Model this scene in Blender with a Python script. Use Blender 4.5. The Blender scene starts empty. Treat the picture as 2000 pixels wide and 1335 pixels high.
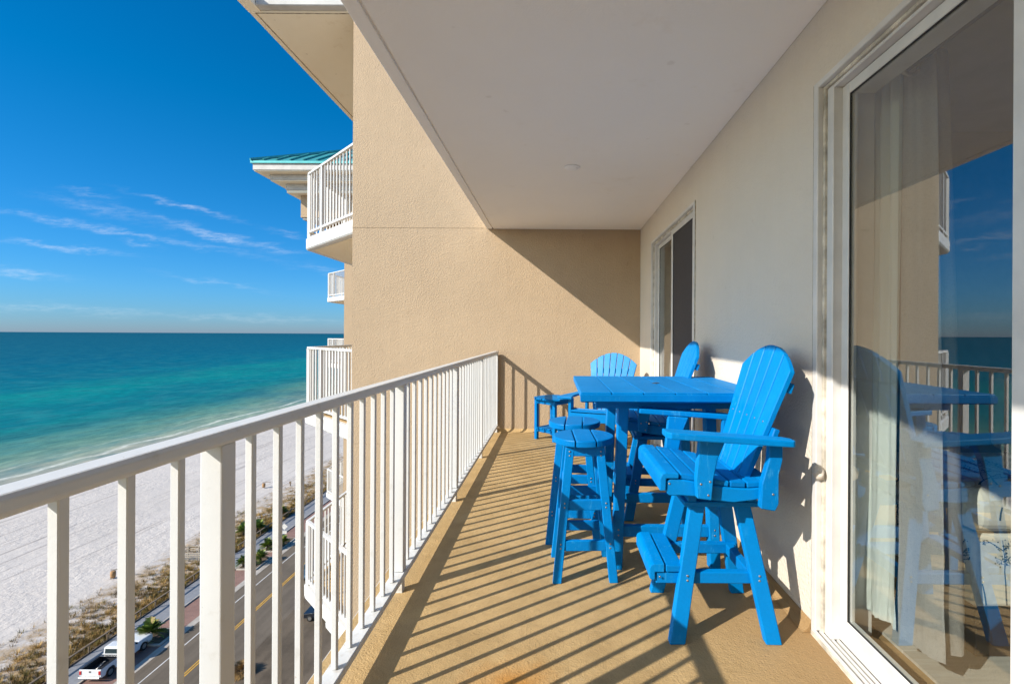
import bpy, bmesh, math, random
from mathutils import Vector, Matrix
R = math.radians
random.seed(7)
S = bpy.context.scene
C = S.collection

# ------------------------------------------------------------------ camera, sky, sun, exposure
EYE = 1.308
cd = bpy.data.cameras.new('camera')
cam = bpy.data.objects.new('camera', cd); C.objects.link(cam)
cd.sensor_width = 36.0; cd.lens = 17.0
cd.shift_x = -0.042; cd.shift_y = -0.00725
cd.clip_start = 0.05; cd.clip_end = 120000
cam.matrix_world = Matrix.Translation((0, 0, EYE)) @ Matrix.Rotation(R(90), 4, 'X') @ Matrix.Rotation(R(0.3), 4, 'Z')
S.camera = cam

SUN_PHI = R(54.6)          # heading the light travels, from +Y towards +X
SUN_EL = R(32.0)
SUN_STRENGTH = 3.25
SKY_STRENGTH = 0.15
SKY_HOR = (.155, .235, .51); SKY_TOP = (.002, .330, .455); SKY_NEAR = (1.15, .98, .80)
ldir = Vector((math.sin(SUN_PHI)*math.cos(SUN_EL), math.cos(SUN_PHI)*math.cos(SUN_EL), -math.sin(SUN_EL)))
sd = bpy.data.lights.new('sun', 'SUN'); sd.energy = SUN_STRENGTH; sd.angle = R(0.5); sd.color = (1.0, 0.93, 0.82)
sun = bpy.data.objects.new('sun', sd); C.objects.link(sun)
sun.rotation_euler = ldir.to_track_quat('-Z', 'Y').to_euler()
sun.location = (-20, -14, 20)

S.view_settings.view_transform = 'Standard'; S.view_settings.look = 'None'
S.view_settings.exposure = 1.10; S.view_settings.gamma = 1.0
S.cycles.max_bounces = 10; S.cycles.diffuse_bounces = 6; S.cycles.transparent_max_bounces = 16
S.cycles.caustics_reflective = False; S.cycles.caustics_refractive = False

W = bpy.data.worlds.new('World'); S.world = W; W.use_nodes = True
def world():
    nt = W.node_tree; N = nt.nodes; L = nt.links
    N.clear()
    out = N.new('ShaderNodeOutputWorld'); bg = N.new('ShaderNodeBackground')
    bg.inputs['Strength'].default_value = SKY_STRENGTH
    L.new(bg.outputs[0], out.inputs[0])
    sky = N.new('ShaderNodeTexSky'); sky.sky_type = 'NISHITA'; sky.sun_disc = False
    sky.sun_elevation = SUN_EL; sky.sun_rotation = math.atan2(-ldir.x, -ldir.y) % (2*math.pi)
    sky.air_density = 1.0; sky.dust_density = 0.25; sky.ozone_density = 2.0; sky.altitude = 40
    hs = N.new('ShaderNodeHueSaturation'); hs.inputs['Saturation'].default_value = 1.25
    L.new(sky.outputs[0], hs.inputs['Color'])
    tc = N.new('ShaderNodeTexCoord'); sp = N.new('ShaderNodeSeparateXYZ'); L.new(tc.outputs['Generated'], sp.inputs[0])
    def m(op, a, b=None, clamp=False):
        n = N.new('ShaderNodeMath'); n.operation = op; n.use_clamp = clamp
        for i, v in enumerate((a, b)):
            if v is None: continue
            if isinstance(v, (int, float)): n.inputs[i].default_value = v
            else: L.new(v, n.inputs[i])
        return n.outputs[0]
    # darkest and bluest about ninety degrees from the sun, bright and hazy towards it
    dt = N.new('ShaderNodeVectorMath'); dt.operation = 'DOT_PRODUCT'; L.new(tc.outputs['Generated'], dt.inputs[0]); dt.inputs[1].default_value = tuple(-ldir)
    near = m('MULTIPLY', m('SUBTRACT', dt.outputs['Value'], .43), 2.6, True)
    gr = N.new('ShaderNodeMixRGB'); L.new(near, gr.inputs[0]); 
    el = N.new('ShaderNodeMixRGB'); L.new(m('POWER', m('MULTIPLY', m('MAXIMUM', sp.outputs[2], 0.0), 2.6, True), 0.6), el.inputs[0]); el.inputs[1].default_value = SKY_HOR+(1,); el.inputs[2].default_value = SKY_TOP+(1,)
    L.new(el.outputs[0], gr.inputs[1]); gr.inputs[2].default_value = SKY_NEAR+(1,)
    graded = N.new('ShaderNodeMixRGB'); graded.blend_type = 'MULTIPLY'; graded.inputs[0].default_value = 1
    L.new(hs.outputs[0], graded.inputs[1]); L.new(gr.outputs[0], graded.inputs[2])
    y = m('MAXIMUM', sp.outputs[1], 0.05)
    u = m('DIVIDE', sp.outputs[0], y); v = m('DIVIDE', sp.outputs[2], y)
    cb = N.new('ShaderNodeCombineXYZ'); L.new(m('MULTIPLY', u, 7.0), cb.inputs[0]); L.new(m('MULTIPLY', v, 34.0), cb.inputs[1])
    nz = N.new('ShaderNodeTexNoise'); nz.inputs['Scale'].default_value = 1.6; nz.inputs['Detail'].default_value = 7; nz.inputs['Roughness'].default_value = 0.62
    L.new(cb.outputs[0], nz.inputs['Vector'])
    warp = m('MULTIPLY', m('SUBTRACT', nz.outputs['Fac'], 0.5), 0.05)
    nz2 = N.new('ShaderNodeTexNoise'); nz2.inputs['Scale'].default_value = 5.0; nz2.inputs['Detail'].default_value = 8; nz2.inputs['Roughness'].default_value = 0.7
    L.new(cb.outputs[0], nz2.inputs['Vector'])
    vw = m('ADD', v, warp)
    streaks = [(360,407,80,7,.25,.8),(172,381,48,6,.15,.3),(185,412,85,16,.22,.35),(215,454,240,9,.17,.6),(430,466,75,9,.2,.8),
               (115,488,100,8,.10,.75),(275,482,28,5,.2,.6),(40,540,70,11,.08,.65),(420,554,80,7,.17,.45),(545,490,50,10,.12,.4),
               (565,461,34,6,.3,.35),(90,606,260,11,.05,.35),(520,625,190,9,.03,.3),(620,528,40,6,.1,.3),(340,440,120,10,.3,.35)]
    tot = None
    for (px, py, hl, ht, sl, op) in streaks:
        uc = (px-1084)/944; vc = (653-py)/944
        du = m('SUBTRACT', u, uc)
        dv = m('ADD', m('SUBTRACT', vw, vc), m('MULTIPLY', du, sl))
        a = m('MULTIPLY', du, 944/hl); b = m('MULTIPLY', dv, 944/(ht*.62))
        r2 = m('ADD', m('MULTIPLY', a, a), m('MULTIPLY', b, b))
        g = m('MULTIPLY', m('POWER', 2.718, m('MULTIPLY', r2, -1.0)), op*.55)
        tot = g if tot is None else m('ADD', tot, g)
    tex = m('MULTIPLY', m('SUBTRACT', nz2.outputs['Fac'], 0.33), 2.8, True)
    fac = m('MULTIPLY', tot, tex)
    fac = m('MINIMUM', m('MULTIPLY', fac, 0.8), 0.75)
    mx = N.new('ShaderNodeMixRGB'); L.new(fac, mx.inputs[0]); L.new(graded.outputs[0], mx.inputs[1]); mx.inputs[2].default_value = (3.2, 3.35, 3.5, 1)
    L.new(mx.outputs[0], bg.inputs[0])
world()

# ------------------------------------------------------------------ helpers
class MB:
    """collects shapes, links them as ONE mesh object"""
    def __init__(self): self.bm = bmesh.new()
    def _merge(self, b, mi):
        for f in b.faces: f.material_index = mi
        me = bpy.data.meshes.new('t'); b.to_mesh(me); b.free()
        self.bm.from_mesh(me); bpy.data.meshes.remove(me)
    def box(self, x0, x1, y0, y1, z0, z1, bev=0, mi=0, mat=None, seg=1):
        b = bmesh.new(); bmesh.ops.create_cube(b, size=1)
        bmesh.ops.scale(b, vec=(abs(x1-x0), abs(y1-y0), abs(z1-z0)), verts=b.verts)
        bmesh.ops.translate(b, vec=((x0+x1)/2, (y0+y1)/2, (z0+z1)/2), verts=b.verts)
        if bev: bmesh.ops.bevel(b, geom=b.edges[:], offset=bev, segments=seg, affect='EDGES', profile=.5)
        if mat is not None: bmesh.ops.transform(b, matrix=mat, verts=b.verts)
        self._merge(b, mi); return self
    def bar(self, p, q, w, h, up=(0, 0, 1), bev=0, mi=0, seg=1, trim=None):
        """rectangular bar p->q; w across, h along 'up'; trim=z cuts its ends level at those heights"""
        p, q = Vector(p), Vector(q); d = q-p; ln = d.length; d.normalize()
        up = Vector(up); s = d.cross(up).normalized(); u = s.cross(d).normalized()
        M = Matrix((( s.x, u.x, d.x, 0), (s.y, u.y, d.y, 0), (s.z, u.z, d.z, 0), (0, 0, 0, 1)))
        M = Matrix.Translation((p+q)/2) @ M
        e = 0 if trim is None else 0.12
        b = bmesh.new(); bmesh.ops.create_cube(b, size=1)
        bmesh.ops.scale(b, vec=(w, h, ln+e), verts=b.verts)
        bmesh.ops.transform(b, matrix=M, verts=b.verts)
        if trim is not None:
            for z, n in ((trim[0], (0, 0, -1)), (trim[1], (0, 0, 1))):
                r = bmesh.ops.bisect_plane(b, geom=b.verts[:]+b.edges[:]+b.faces[:], plane_co=(0, 0, z), plane_no=n, clear_outer=True)
                ed = [x for x in r['geom_cut'] if isinstance(x, bmesh.types.BMEdge)]
                if ed: bmesh.ops.contextual_create(b, geom=ed)
            bmesh.ops.recalc_face_normals(b, faces=b.faces[:])
        if bev: bmesh.ops.bevel(b, geom=b.edges[:], offset=bev, segments=seg, affect='EDGES', profile=.5)
        self._merge(b, mi); return self
    def prism(self, pts, axis, a, c, bev=0, mi=0, seg=1, mat=None):
        """polygon pts extruded along axis from a to c. axis x: pts=(y,z); y: (x,z); z: (x,y)"""
        b = bmesh.new()
        def P(t, k): return {'x': (k, t[0], t[1]), 'y': (t[0], k, t[1]), 'z': (t[0], t[1], k)}[axis]
        va = [b.verts.new(P(t, a)) for t in pts]; vc = [b.verts.new(P(t, c)) for t in pts]
        b.faces.new(va); b.faces.new(vc[::-1]); n = len(pts)
        for i in range(n): b.faces.new((va[(i+1) % n], va[i], vc[i], vc[(i+1) % n]))
        bmesh.ops.recalc_face_normals(b, faces=b.faces[:])
        if bev: bmesh.ops.bevel(b, geom=b.edges[:], offset=bev, segments=seg, affect='EDGES', profile=.5)
        if mat is not None: bmesh.ops.transform(b, matrix=mat, verts=b.verts)
        self._merge(b, mi); return self
    def lathe(self, prof, n=24, mi=0, mat=None):
        """prof: list of (r,z) bottom to top"""
        b = bmesh.new(); rings = []
        for r, z in prof:
            rings.append([b.verts.new((max(r, 1e-5)*math.cos(2*math.pi*i/n), max(r, 1e-5)*math.sin(2*math.pi*i/n), z)) for i in range(n)])
        for k in range(len(rings)-1):
            for i in range(n): b.faces.new((rings[k][i], rings[k][(i+1) % n], rings[k+1][(i+1) % n], rings[k+1][i]))
        b.faces.new(rings[0][::-1]); b.faces.new(rings[-1])
        for f in b.faces: f.smooth = len(f.verts) == 4
        if mat is not None: bmesh.ops.transform(b, matrix=mat, verts=b.verts)
        self._merge(b, mi); return self
    def tube(self, pts, r, n=8, mi=0):
        b = bmesh.new(); rings = []
        for i, p in enumerate(pts):
            p = Vector(p); d = (Vector(pts[min(i+1, len(pts)-1)])-Vector(pts[max(i-1, 0)])).normalized()
            up = Vector((0, 0, 1)) if abs(d.z) < .9 else Vector((1, 0, 0))
            s = d.cross(up).normalized(); u = s.cross(d)
            rr = r[i] if isinstance(r, (list, tuple)) else r
            rings.append([b.verts.new(p+(s*math.cos(2*math.pi*k/n)+u*math.sin(2*math.pi*k/n))*rr) for k in range(n)])
        for i in range(len(rings)-1):
            for k in range(n): b.faces.new((rings[i][k], rings[i][(k+1) % n], rings[i+1][(k+1) % n], rings[i+1][k])).smooth = True
        b.faces.new(rings[0][::-1]); b.faces.new(rings[-1])
        bmesh.ops.recalc_face_normals(b, faces=b.faces[:])
        self._merge(b, mi); return self
    def quad(self, a, b, c, d, mi=0):
        f = self.bm.faces.new([self.bm.verts.new(v) for v in (a, b, c, d)]); f.material_index = mi; return self
    def sheet(self, x0, x1, y0, y1, z):
        return self.quad((x0, y0, z), (x1, y0, z), (x1, y1, z), (x0, y1, z))
    def build(self, name, mats, parent=None, loc=None, smooth=False):
        me = bpy.data.meshes.new(name); self.bm.to_mesh(me); self.bm.free()
        if not isinstance(mats, (list, tuple)): mats = [mats]
        for m in mats: me.materials.append(m)
        if smooth:
            for p in me.polygons: p.use_smooth = True
        o = bpy.data.objects.new(name, me); C.objects.link(o)
        if parent: o.parent = parent
        if loc: o.location = loc
        return o

def tag(o, label=None, cat=None, group=None, kind=None):
    for k, v in (('label', label), ('category', cat), ('group', group), ('kind', kind)):
        if v: o[k] = v
    return o
def empty(name, loc, rz=0, **k):
    o = bpy.data.objects.new(name, None); C.objects.link(o); o.location = loc; o.rotation_euler = (0, 0, rz)
    o.empty_display_size = .1
    return tag(o, **k)
def dup_tree(o, parent=None):
    c = o.copy(); C.objects.link(c); c.parent = parent
    for ch in list(o.children): dup_tree(ch, c)
    return c
def struct(o): o['kind'] = 'structure'; return o

# ------------------------------------------------------------------ materials
def nodes(name):
    m = bpy.data.materials.new(name); m.use_nodes = True
    nt = m.node_tree; return m, nt, nt.nodes, nt.links, nt.nodes['Principled BSDF']
def mathn(N, L, op, a, b=None, clamp=False):
    n = N.new('ShaderNodeMath'); n.operation = op; n.use_clamp = clamp
    for i, v in enumerate((a, b)):
        if v is None: continue
        if isinstance(v, (int, float)): n.inputs[i].default_value = v
        else: L.new(v, n.inputs[i])
    return n.outputs[0]
def coords(N, L, scale=(1, 1, 1), world=False):
    if world: o = N.new('ShaderNodeNewGeometry').outputs['Position']
    else: o = N.new('ShaderNodeTexCoord').outputs['Object']
    mp = N.new('ShaderNodeMapping'); mp.inputs['Scale'].default_value = scale
    L.new(o, mp.inputs[0]); return mp.outputs[0]
def noise(N, L, vec, scale, detail=4, rough=.55):
    n = N.new('ShaderNodeTexNoise'); n.inputs['Scale'].default_value = scale; n.inputs['Detail'].default_value = detail
    n.inputs['Roughness'].default_value = rough; L.new(vec, n.inputs['Vector']); return n.outputs['Fac']
def ramp(N, L, fac, stops, interp='LINEAR'):
    r = N.new('ShaderNodeValToRGB'); r.color_ramp.interpolation = interp
    e = r.color_ramp.elements
    while len(e) < len(stops): e.new(.5)
    for el, (p, c) in zip(e, stops):
        el.position = p; el.color = (c[0], c[1], c[2], 1) if len(c) > 1 else (c[0],)*3+(1,)
    L.new(fac, r.inputs[0]); return r.outputs[0]
def mix(N, L, fac, a, b, mode='MIX'):
    n = N.new('ShaderNodeMixRGB'); n.blend_type = mode
    for i, v in enumerate((fac, a, b)):
        if isinstance(v, (int, float)): n.inputs[i].default_value = v
        elif isinstance(v, tuple): n.inputs[i].default_value = v+(1,)
        else: L.new(v, n.inputs[i])
    return n.outputs[0]
def bump(N, L, P, h, strength, dist):
    b = N.new('ShaderNodeBump'); b.inputs['Strength'].default_value = strength; b.inputs['Distance'].default_value = dist
    L.new(h, b.inputs['Height']); L.new(b.outputs[0], P.inputs['Normal'])
def simple(name, col, rough=.5, metal=0, var=.06, scale=8, bs=0, bscale=80, spec=.5, world=False):
    m, nt, N, L, P = nodes(name)
    v = coords(N, L, world=world)
    f = noise(N, L, v, scale, 5)
    a = tuple(max(0, c*(1-var*2)) for c in col); b = tuple(min(1, c*(1+var)) for c in col)
    L.new(ramp(N, L, f, [(.3, a), (.7, b)]), P.inputs['Base Color'])
    P.inputs['Roughness'].default_value = rough; P.inputs['Metallic'].default_value = metal
    P.inputs['Specular IOR Level'].default_value = spec
    if bs: bump(N, L, P, noise(N, L, v, bscale, 3), bs, .003)
    return m
def stucco(name, col, bstr=.6, bscale=55, var=.05, streak=.05, mott=.14, stain=.5):
    m, nt, N, L, P = nodes(name)
    v = coords(N, L, world=True)
    big = noise(N, L, v, .9, 5, .6); mid = noise(N, L, v, 6, 4)
    c = ramp(N, L, big, [(.3, tuple(x*(1-var) for x in col)), (.7, tuple(min(1, x*(1+var*.6)) for x in col))])
    c = mix(N, L, mott, c, ramp(N, L, mid, [(.35, (.78,)), (.65, (1.0,))]), 'MULTIPLY')
    c = mix(N, L, stain, c, ramp(N, L, noise(N, L, v, 2.7, 8, .75), [(.30, (.80, .74, .64)), (.40, (1, 1, 1))]), 'MULTIPLY')
    c = mix(N, L, stain, c, ramp(N, L, noise(N, L, v, 11, 2, .4), [(.20, (.55, .50, .44)), (.26, (1, 1, 1))]), 'MULTIPLY')
    # rain streaks running down the render
    vs = coords(N, L, (5, 5, .25), world=True)
    c = mix(N, L, streak, c, ramp(N, L, noise(N, L, vs, 1.4, 5, .65), [(.38, (.62, .58, .52)), (.55, (1, 1, 1))]), 'MULTIPLY')
    L.new(c, P.inputs['Base Color']); P.inputs['Roughness'].default_value = .85
    P.inputs['Specular IOR Level'].default_value = .25
    vo = N.new('ShaderNodeTexVoronoi'); vo.feature = 'SMOOTH_F1'; vo.inputs['Scale'].default_value = bscale; vo.inputs['Smoothness'].default_value = .6
    wv = N.new('ShaderNodeVectorMath'); wv.operation = 'ADD'; L.new(v, wv.inputs[0])
    nn = N.new('ShaderNodeTexNoise'); nn.inputs['Scale'].default_value = 20; L.new(v, nn.inputs['Vector'])
    sc = N.new('ShaderNodeVectorMath'); sc.operation = 'SCALE'; sc.inputs['Scale'].default_value = .03; L.new(nn.outputs['Color'], sc.inputs[0]); L.new(sc.outputs[0], wv.inputs[1])
    L.new(wv.outputs[0], vo.inputs['Vector'])
    h = mathn(N, L, 'ADD', vo.outputs['Distance'], mathn(N, L, 'MULTIPLY', noise(N, L, v, 150, 3), .5))
    h = mathn(N, L, 'ADD', h, mathn(N, L, 'MULTIPLY', noise(N, L, v, 3, 3), .8))
    bump(N, L, P, h, bstr, .006)
    return m
M = {}
M['wall_tan'] = stucco('tan_stucco', (.445, .335, .224), .7, 70, .06, .05, .16, .2)
M['wall_cream'] = stucco('cream_stucco', (.68, .615, .53), .5, 70, .03, .03, .06, .12)
M['ceiling'] = stucco('ceiling_paint', (.95, .915, .86), .10, 90, .015, 0, .03, .2)
M['soffit'] = stucco('soffit_paint', (.93, .85, .68), .12, 60, .02, 0, .04)
def m_white():
    m, nt, N, L, P = nodes('white_paint'); v = coords(N, L, world=True)
    c = ramp(N, L, noise(N, L, v, 3, 5), [(.3, (.59, .598, .60)), (.7, (.63, .64, .64))])
    c = mix(N, L, .5, c, ramp(N, L, noise(N, L, v, 16, 6, .7), [(.30, (.80, .78, .74)), (.42, (1, 1, 1))]), 'MULTIPLY')
    c = mix(N, L, ramp(N, L, noise(N, L, v, 34, 3, .6), [(.735, (0,)), (.77, (.7,))]), c, (.26, .13, .05))
    sp = N.new('ShaderNodeSeparateXYZ'); L.new(v, sp.inputs[0])
    ft = mathn(N, L, 'MULTIPLY', mathn(N, L, 'SUBTRACT', .16, mathn(N, L, 'ABSOLUTE', sp.outputs[2])), 8.0, True)
    c = mix(N, L, mathn(N, L, 'MULTIPLY', ft, ramp(N, L, noise(N, L, v, 22, 5, .7), [(.50, (0,)), (.66, (.7,))])), c, (.33, .24, .14))
    L.new(c, P.inputs['Base Color']); P.inputs['Roughness'].default_value = .42
    bump(N, L, P, mathn(N, L, 'ADD', noise(N, L, v, 30, 4, .6), mathn(N, L, 'MULTIPLY', noise(N, L, v, 120, 2), .3)), .15, .003)
    return m
M['white_paint'] = m_white()
M['trim'] = simple('white_trim', (.50, .49, .47), .6, var=.08, scale=4, bs=.2, bscale=40)
M['alu'] = simple('white_aluminium', (.63, .62, .605), .35, var=.06, scale=7)
M['alu_dirty'] = simple('dirty_track', (.62, .57, .48), .5, var=.28, scale=14)
M['caulk'] = simple('old_caulk', (.40, .34, .25), .8, var=.3, scale=25)
M['gasket'] = simple('black_gasket', (.015, .015, .017), .5)
M['screw'] = simple('steel_screw', (.35, .33, .30), .4, .9)
M['teal_roof'] = simple('teal_metal_roof', (.07, .36, .37), .4, .3, var=.06)
M['screen_dark'] = simple('charcoal_screen', (.035, .033, .038), .7, var=.1, scale=60)

def m_blue():
    m, nt, N, L, P = nodes('blue_recycled_plastic')
    tc = N.new('ShaderNodeTexCoord'); oi = N.new('ShaderNodeObjectInfo')
    ad = N.new('ShaderNodeVectorMath'); ad.operation = 'ADD'; L.new(tc.outputs['Object'], ad.inputs[0])
    sc = N.new('ShaderNodeVectorMath'); sc.operation = 'SCALE'; sc.inputs['Scale'].default_value = 9; L.new(oi.outputs['Location'], sc.inputs[0]); L.new(sc.outputs[0], ad.inputs[1])
    v = ad.outputs[0]
    f = noise(N, L, v, 5, 6, .6); g = noise(N, L, v, 90, 3, .7)
    c = ramp(N, L, f, [(.3, (.0, .160, .47)), (.7, (.0, .190, .54))])
    ge = N.new('ShaderNodeNewGeometry')
    c = mix(N, L, 1.0, c, ramp(N, L, ge.outputs['Random Per Island'], [(0, (.84, .84, .88)), (1, (1.10, 1.12, 1.08))]), 'MULTIPLY')
    sv = N.new('ShaderNodeMapping'); sv.inputs['Scale'].default_value = (60, 60, 14); sv.inputs['Rotation'].default_value = (.2, .35, .1); L.new(v, sv.inputs[0])
    scuff = mathn(N, L, 'MULTIPLY', ramp(N, L, noise(N, L, sv.outputs[0], 1.0, 4, .7), [(.55, (0,)), (.68, (1,))]), ramp(N, L, noise(N, L, v, 3.1, 3), [(.50, (0,)), (.66, (.6,))]))
    c = mix(N, L, scuff, c, (.07, .42, .72))
    # chalky sun-fade patches
    c = mix(N, L, ramp(N, L, noise(N, L, v, 2.2, 8, .75), [(.56, (0,)), (.80, (.16,))]), c, (.02, .37, .68))
    c = mix(N, L, .25, c, ramp(N, L, g, [(.35, (.75,)), (.6, (1,))]), 'MULTIPLY')
    df = N.new('ShaderNodeBsdfDiffuse'); L.new(c, df.inputs['Color']); df.inputs['Roughness'].default_value = .3
    gs = N.new('ShaderNodeBsdfGlossy'); gs.inputs['Color'].default_value = (.45, .78, 1, 1); L.new(ramp(N, L, f, [(.3, (.30,)), (.7, (.42,))]), gs.inputs['Roughness'])
    lw = N.new('ShaderNodeLayerWeight'); lw.inputs['Blend'].default_value = .5
    fc = mathn(N, L, 'ADD', .022, mathn(N, L, 'MULTIPLY', mathn(N, L, 'POWER', lw.outputs['Facing'], 5.0), .28))
    ms = N.new('ShaderNodeMixShader'); L.new(fc, ms.inputs[0]); L.new(df.outputs[0], ms.inputs[1]); L.new(gs.outputs[0], ms.inputs[2])
    N.remove(P); L.new(ms.outputs[0], [n for n in N if n.type == 'OUTPUT_MATERIAL'][0].inputs[0])
    bp = N.new('ShaderNodeBump'); bp.inputs['Strength'].default_value = .22; bp.inputs['Distance'].default_value = .0012
    L.new(mathn(N, L, 'ADD', g, mathn(N, L, 'MULTIPLY', noise(N, L, v, 260, 2), .6)), bp.inputs['Height'])
    L.new(bp.outputs[0], df.inputs['Normal']); L.new(bp.outputs[0], gs.inputs['Normal'])
    return m
M['blue'] = m_blue()

def m_floor():
    m, nt, N, L, P = nodes('deck_coating')
    v = coords(N, L, world=True)
    a = noise(N, L, v, 1.1, 6, .6); b = noise(N, L, v, 7, 5, .6)
    c = ramp(N, L, a, [(.3, (.385, .258, .112)), (.52, (.485, .335, .158)), (.75, (.42, .285, .128))])
    c = mix(N, L, .5, c, ramp(N, L, b, [(.35, (.74, .72, .69)), (.60, (1.03, 1.03, 1.04))]), 'MULTIPLY')
    # salt scuffs
    c = mix(N, L, ramp(N, L, noise(N, L, v, 4.3, 9, .8), [(.62, (0,)), (.72, (.45,))]), c, (.64, .57, .46))
    # browner, damp run along the door wall and rust spots
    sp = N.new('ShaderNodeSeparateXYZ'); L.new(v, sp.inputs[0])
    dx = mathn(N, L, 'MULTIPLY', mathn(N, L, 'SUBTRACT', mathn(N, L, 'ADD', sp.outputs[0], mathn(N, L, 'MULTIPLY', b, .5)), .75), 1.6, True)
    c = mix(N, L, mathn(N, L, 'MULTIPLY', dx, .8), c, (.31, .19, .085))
    d2 = N.new('ShaderNodeVectorMath'); d2.operation = 'DISTANCE'; L.new(v, d2.inputs[0]); d2.inputs[1].default_value = (-.15, 1.80, 0)
    st = mathn(N, L, 'SUBTRACT', 1.0, mathn(N, L, 'DIVIDE', mathn(N, L, 'ADD', d2.outputs['Value'], mathn(N, L, 'MULTIPLY', b, .22)), .32), True)
    c = mix(N, L, mathn(N, L, 'MULTIPLY', st, 1.3, True), c, (.46, .20, .03))
    c = mix(N, L, ramp(N, L, noise(N, L, v, 9, 6, .7), [(.68, (0,)), (.80, (.5,))]), c, (.42, .22, .07))
    L.new(c, P.inputs['Base Color'])
    L.new(ramp(N, L, noise(N, L, v, 2.5, 5), [(.3, (.55,)), (.7, (.8,))]), P.inputs['Roughness'])
    P.inputs['Specular IOR Level'].default_value = .35
    h = mathn(N, L, 'ADD', noise(N, L, v, 120, 3, .7), mathn(N, L, 'MULTIPLY', noise(N, L, v, 35, 4), .9))
    bump(N, L, P, h, .75, .006)
    return m
M['floor'] = m_floor()

def m_glass(name, ior, tint):
    m, nt, N, L, P = nodes(name); N.remove(P)
    out = [n for n in N if n.type == 'OUTPUT_MATERIAL'][0]
    tr = N.new('ShaderNodeBsdfTransparent'); tr.inputs[0].default_value = tint+(1,)
    gl = N.new('ShaderNodeBsdfGlossy'); gl.inputs['Roughness'].default_value = .004
    v = coords(N, L, world=True)
    bp = N.new('ShaderNodeBump'); bp.inputs['Strength'].default_value = .02; bp.inputs['Distance'].default_value = .004
    L.new(noise(N, L, v, 2.2, 1), bp.inputs['Height']); L.new(bp.outputs[0], gl.inputs['Normal'])
    lw = N.new('ShaderNodeLayerWeight'); lw.inputs['Blend'].default_value = .5
    fc = mathn(N, L, 'ADD', ior, mathn(N, L, 'MULTIPLY', mathn(N, L, 'POWER', lw.outputs['Facing'], 5.0), 1-ior))
    mx = N.new('ShaderNodeMixShader'); L.new(fc, mx.inputs[0]); L.new(tr.outputs[0], mx.inputs[1]); L.new(gl.outputs[0], mx.inputs[2])
    L.new(mx.outputs[0], out.inputs[0]); return m
M['glass'] = m_glass('door_glass', .30, (.95, 1.0, .98))
M['glass_far'] = m_glass('coated_glass', .20, (.75, .79, .77))

# ------------------------------------------------------------------ balcony shell
YB = 6.5          # face of the end wall
XW = 1.143        # face of the door wall
XS = -0.92        # outer edge of the slab
ZC = 2.72
Y0 = -2.0
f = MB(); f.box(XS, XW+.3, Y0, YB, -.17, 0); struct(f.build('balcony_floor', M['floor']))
e = MB(); e.box(XS-.012, XS-.002, Y0, YB, -.19, -.012, .002); e.build('slab_edge_trim', M['white_paint'], bpy.data.objects['balcony_floor'])
# cove where the deck coating runs up the wall
cv = MB()
for (a, b) in ((2.135, 3.945), (5.745, YB-.003)):
    cv.prism([(XW-.002, 0.002), (XW-.045, 0.002), (XW-.035, .006), (XW-.016, .022), (XW-.008, .045), (XW-.002, .05)], 'y', a, b)
cv.prism([(YB-.002, .002), (YB-.04, .002), (YB-.014, .02), (YB-.002, .045)], 'x', XS+.01, XW-.05)
cv.build('cove', M['floor'], bpy.data.objects['balcony_floor'])
c = MB()
c.box(XS, XW+.3, Y0, YB-.002, ZC+.02, ZC+.2)
c.box(XS, XS+.072, Y0, YB-.002, ZC, ZC+.019, .003)
c.box(XS+.088, XW-.001, Y0, YB-.002, ZC, ZC+.019, .003)
struct(c.build('ceiling', [M['ceiling']]))

w = MB()
D1 = (.33, 2.13); D2 = (3.95, 5.74); ZD = 2.41
for a, b in ((Y0, D1[0]), (D1[1], D2[0]), (D2[1], YB-.001)): w.box(XW, XW+.22, a, b, -.16, ZC+.015)
for a, b in (D1, D2): w.box(XW, XW+.22, a+.0005, b-.0005, ZD, ZC+.015)
tag(w.build('stucco_wall', M['wall_cream']), 'cream stucco wall beside the blue chairs, holding both sliding doors', 'wall')
w = MB(); w.box(XS, XW-.002, Y0-.2, Y0-.001, -.16, ZC); 
tag(w.build('partition_wall', M['wall_tan']), 'tan stucco partition closing the balcony behind the viewer', 'wall')

l = MB()
l.lathe([(.050, -.012), (.060, -.010), (.066, -.006), (.068, 0)], 40, 0)
l.lathe([(.030, -.015), (.040, -.0145), (.046, -.0115)], 40, 0)
M['lamp_white'] = simple('lamp_white', (.93, .92, .90), .5, var=.01)
o = l.build('ceiling_light', M['lamp_white'], loc=(.138, 4.08, ZC-.001)); tag(o, 'small round white flush light on the balcony ceiling', 'ceiling light')

cp = MB(); cp.lathe([(.032, 0), (.032, .010), (.028, .019), (.018, .026), (0, .028)], 20, mat=Matrix.Rotation(R(90), 4, 'Y'))
o = cp.build('wall_bumper', M['wall_cream'], loc=(XW+.004, 2.085, .72)); o.rotation_euler = (0, 0, R(180))
tag(o, 'small rounded tan bumper on the edge of the near door frame', 'bumper')

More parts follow.
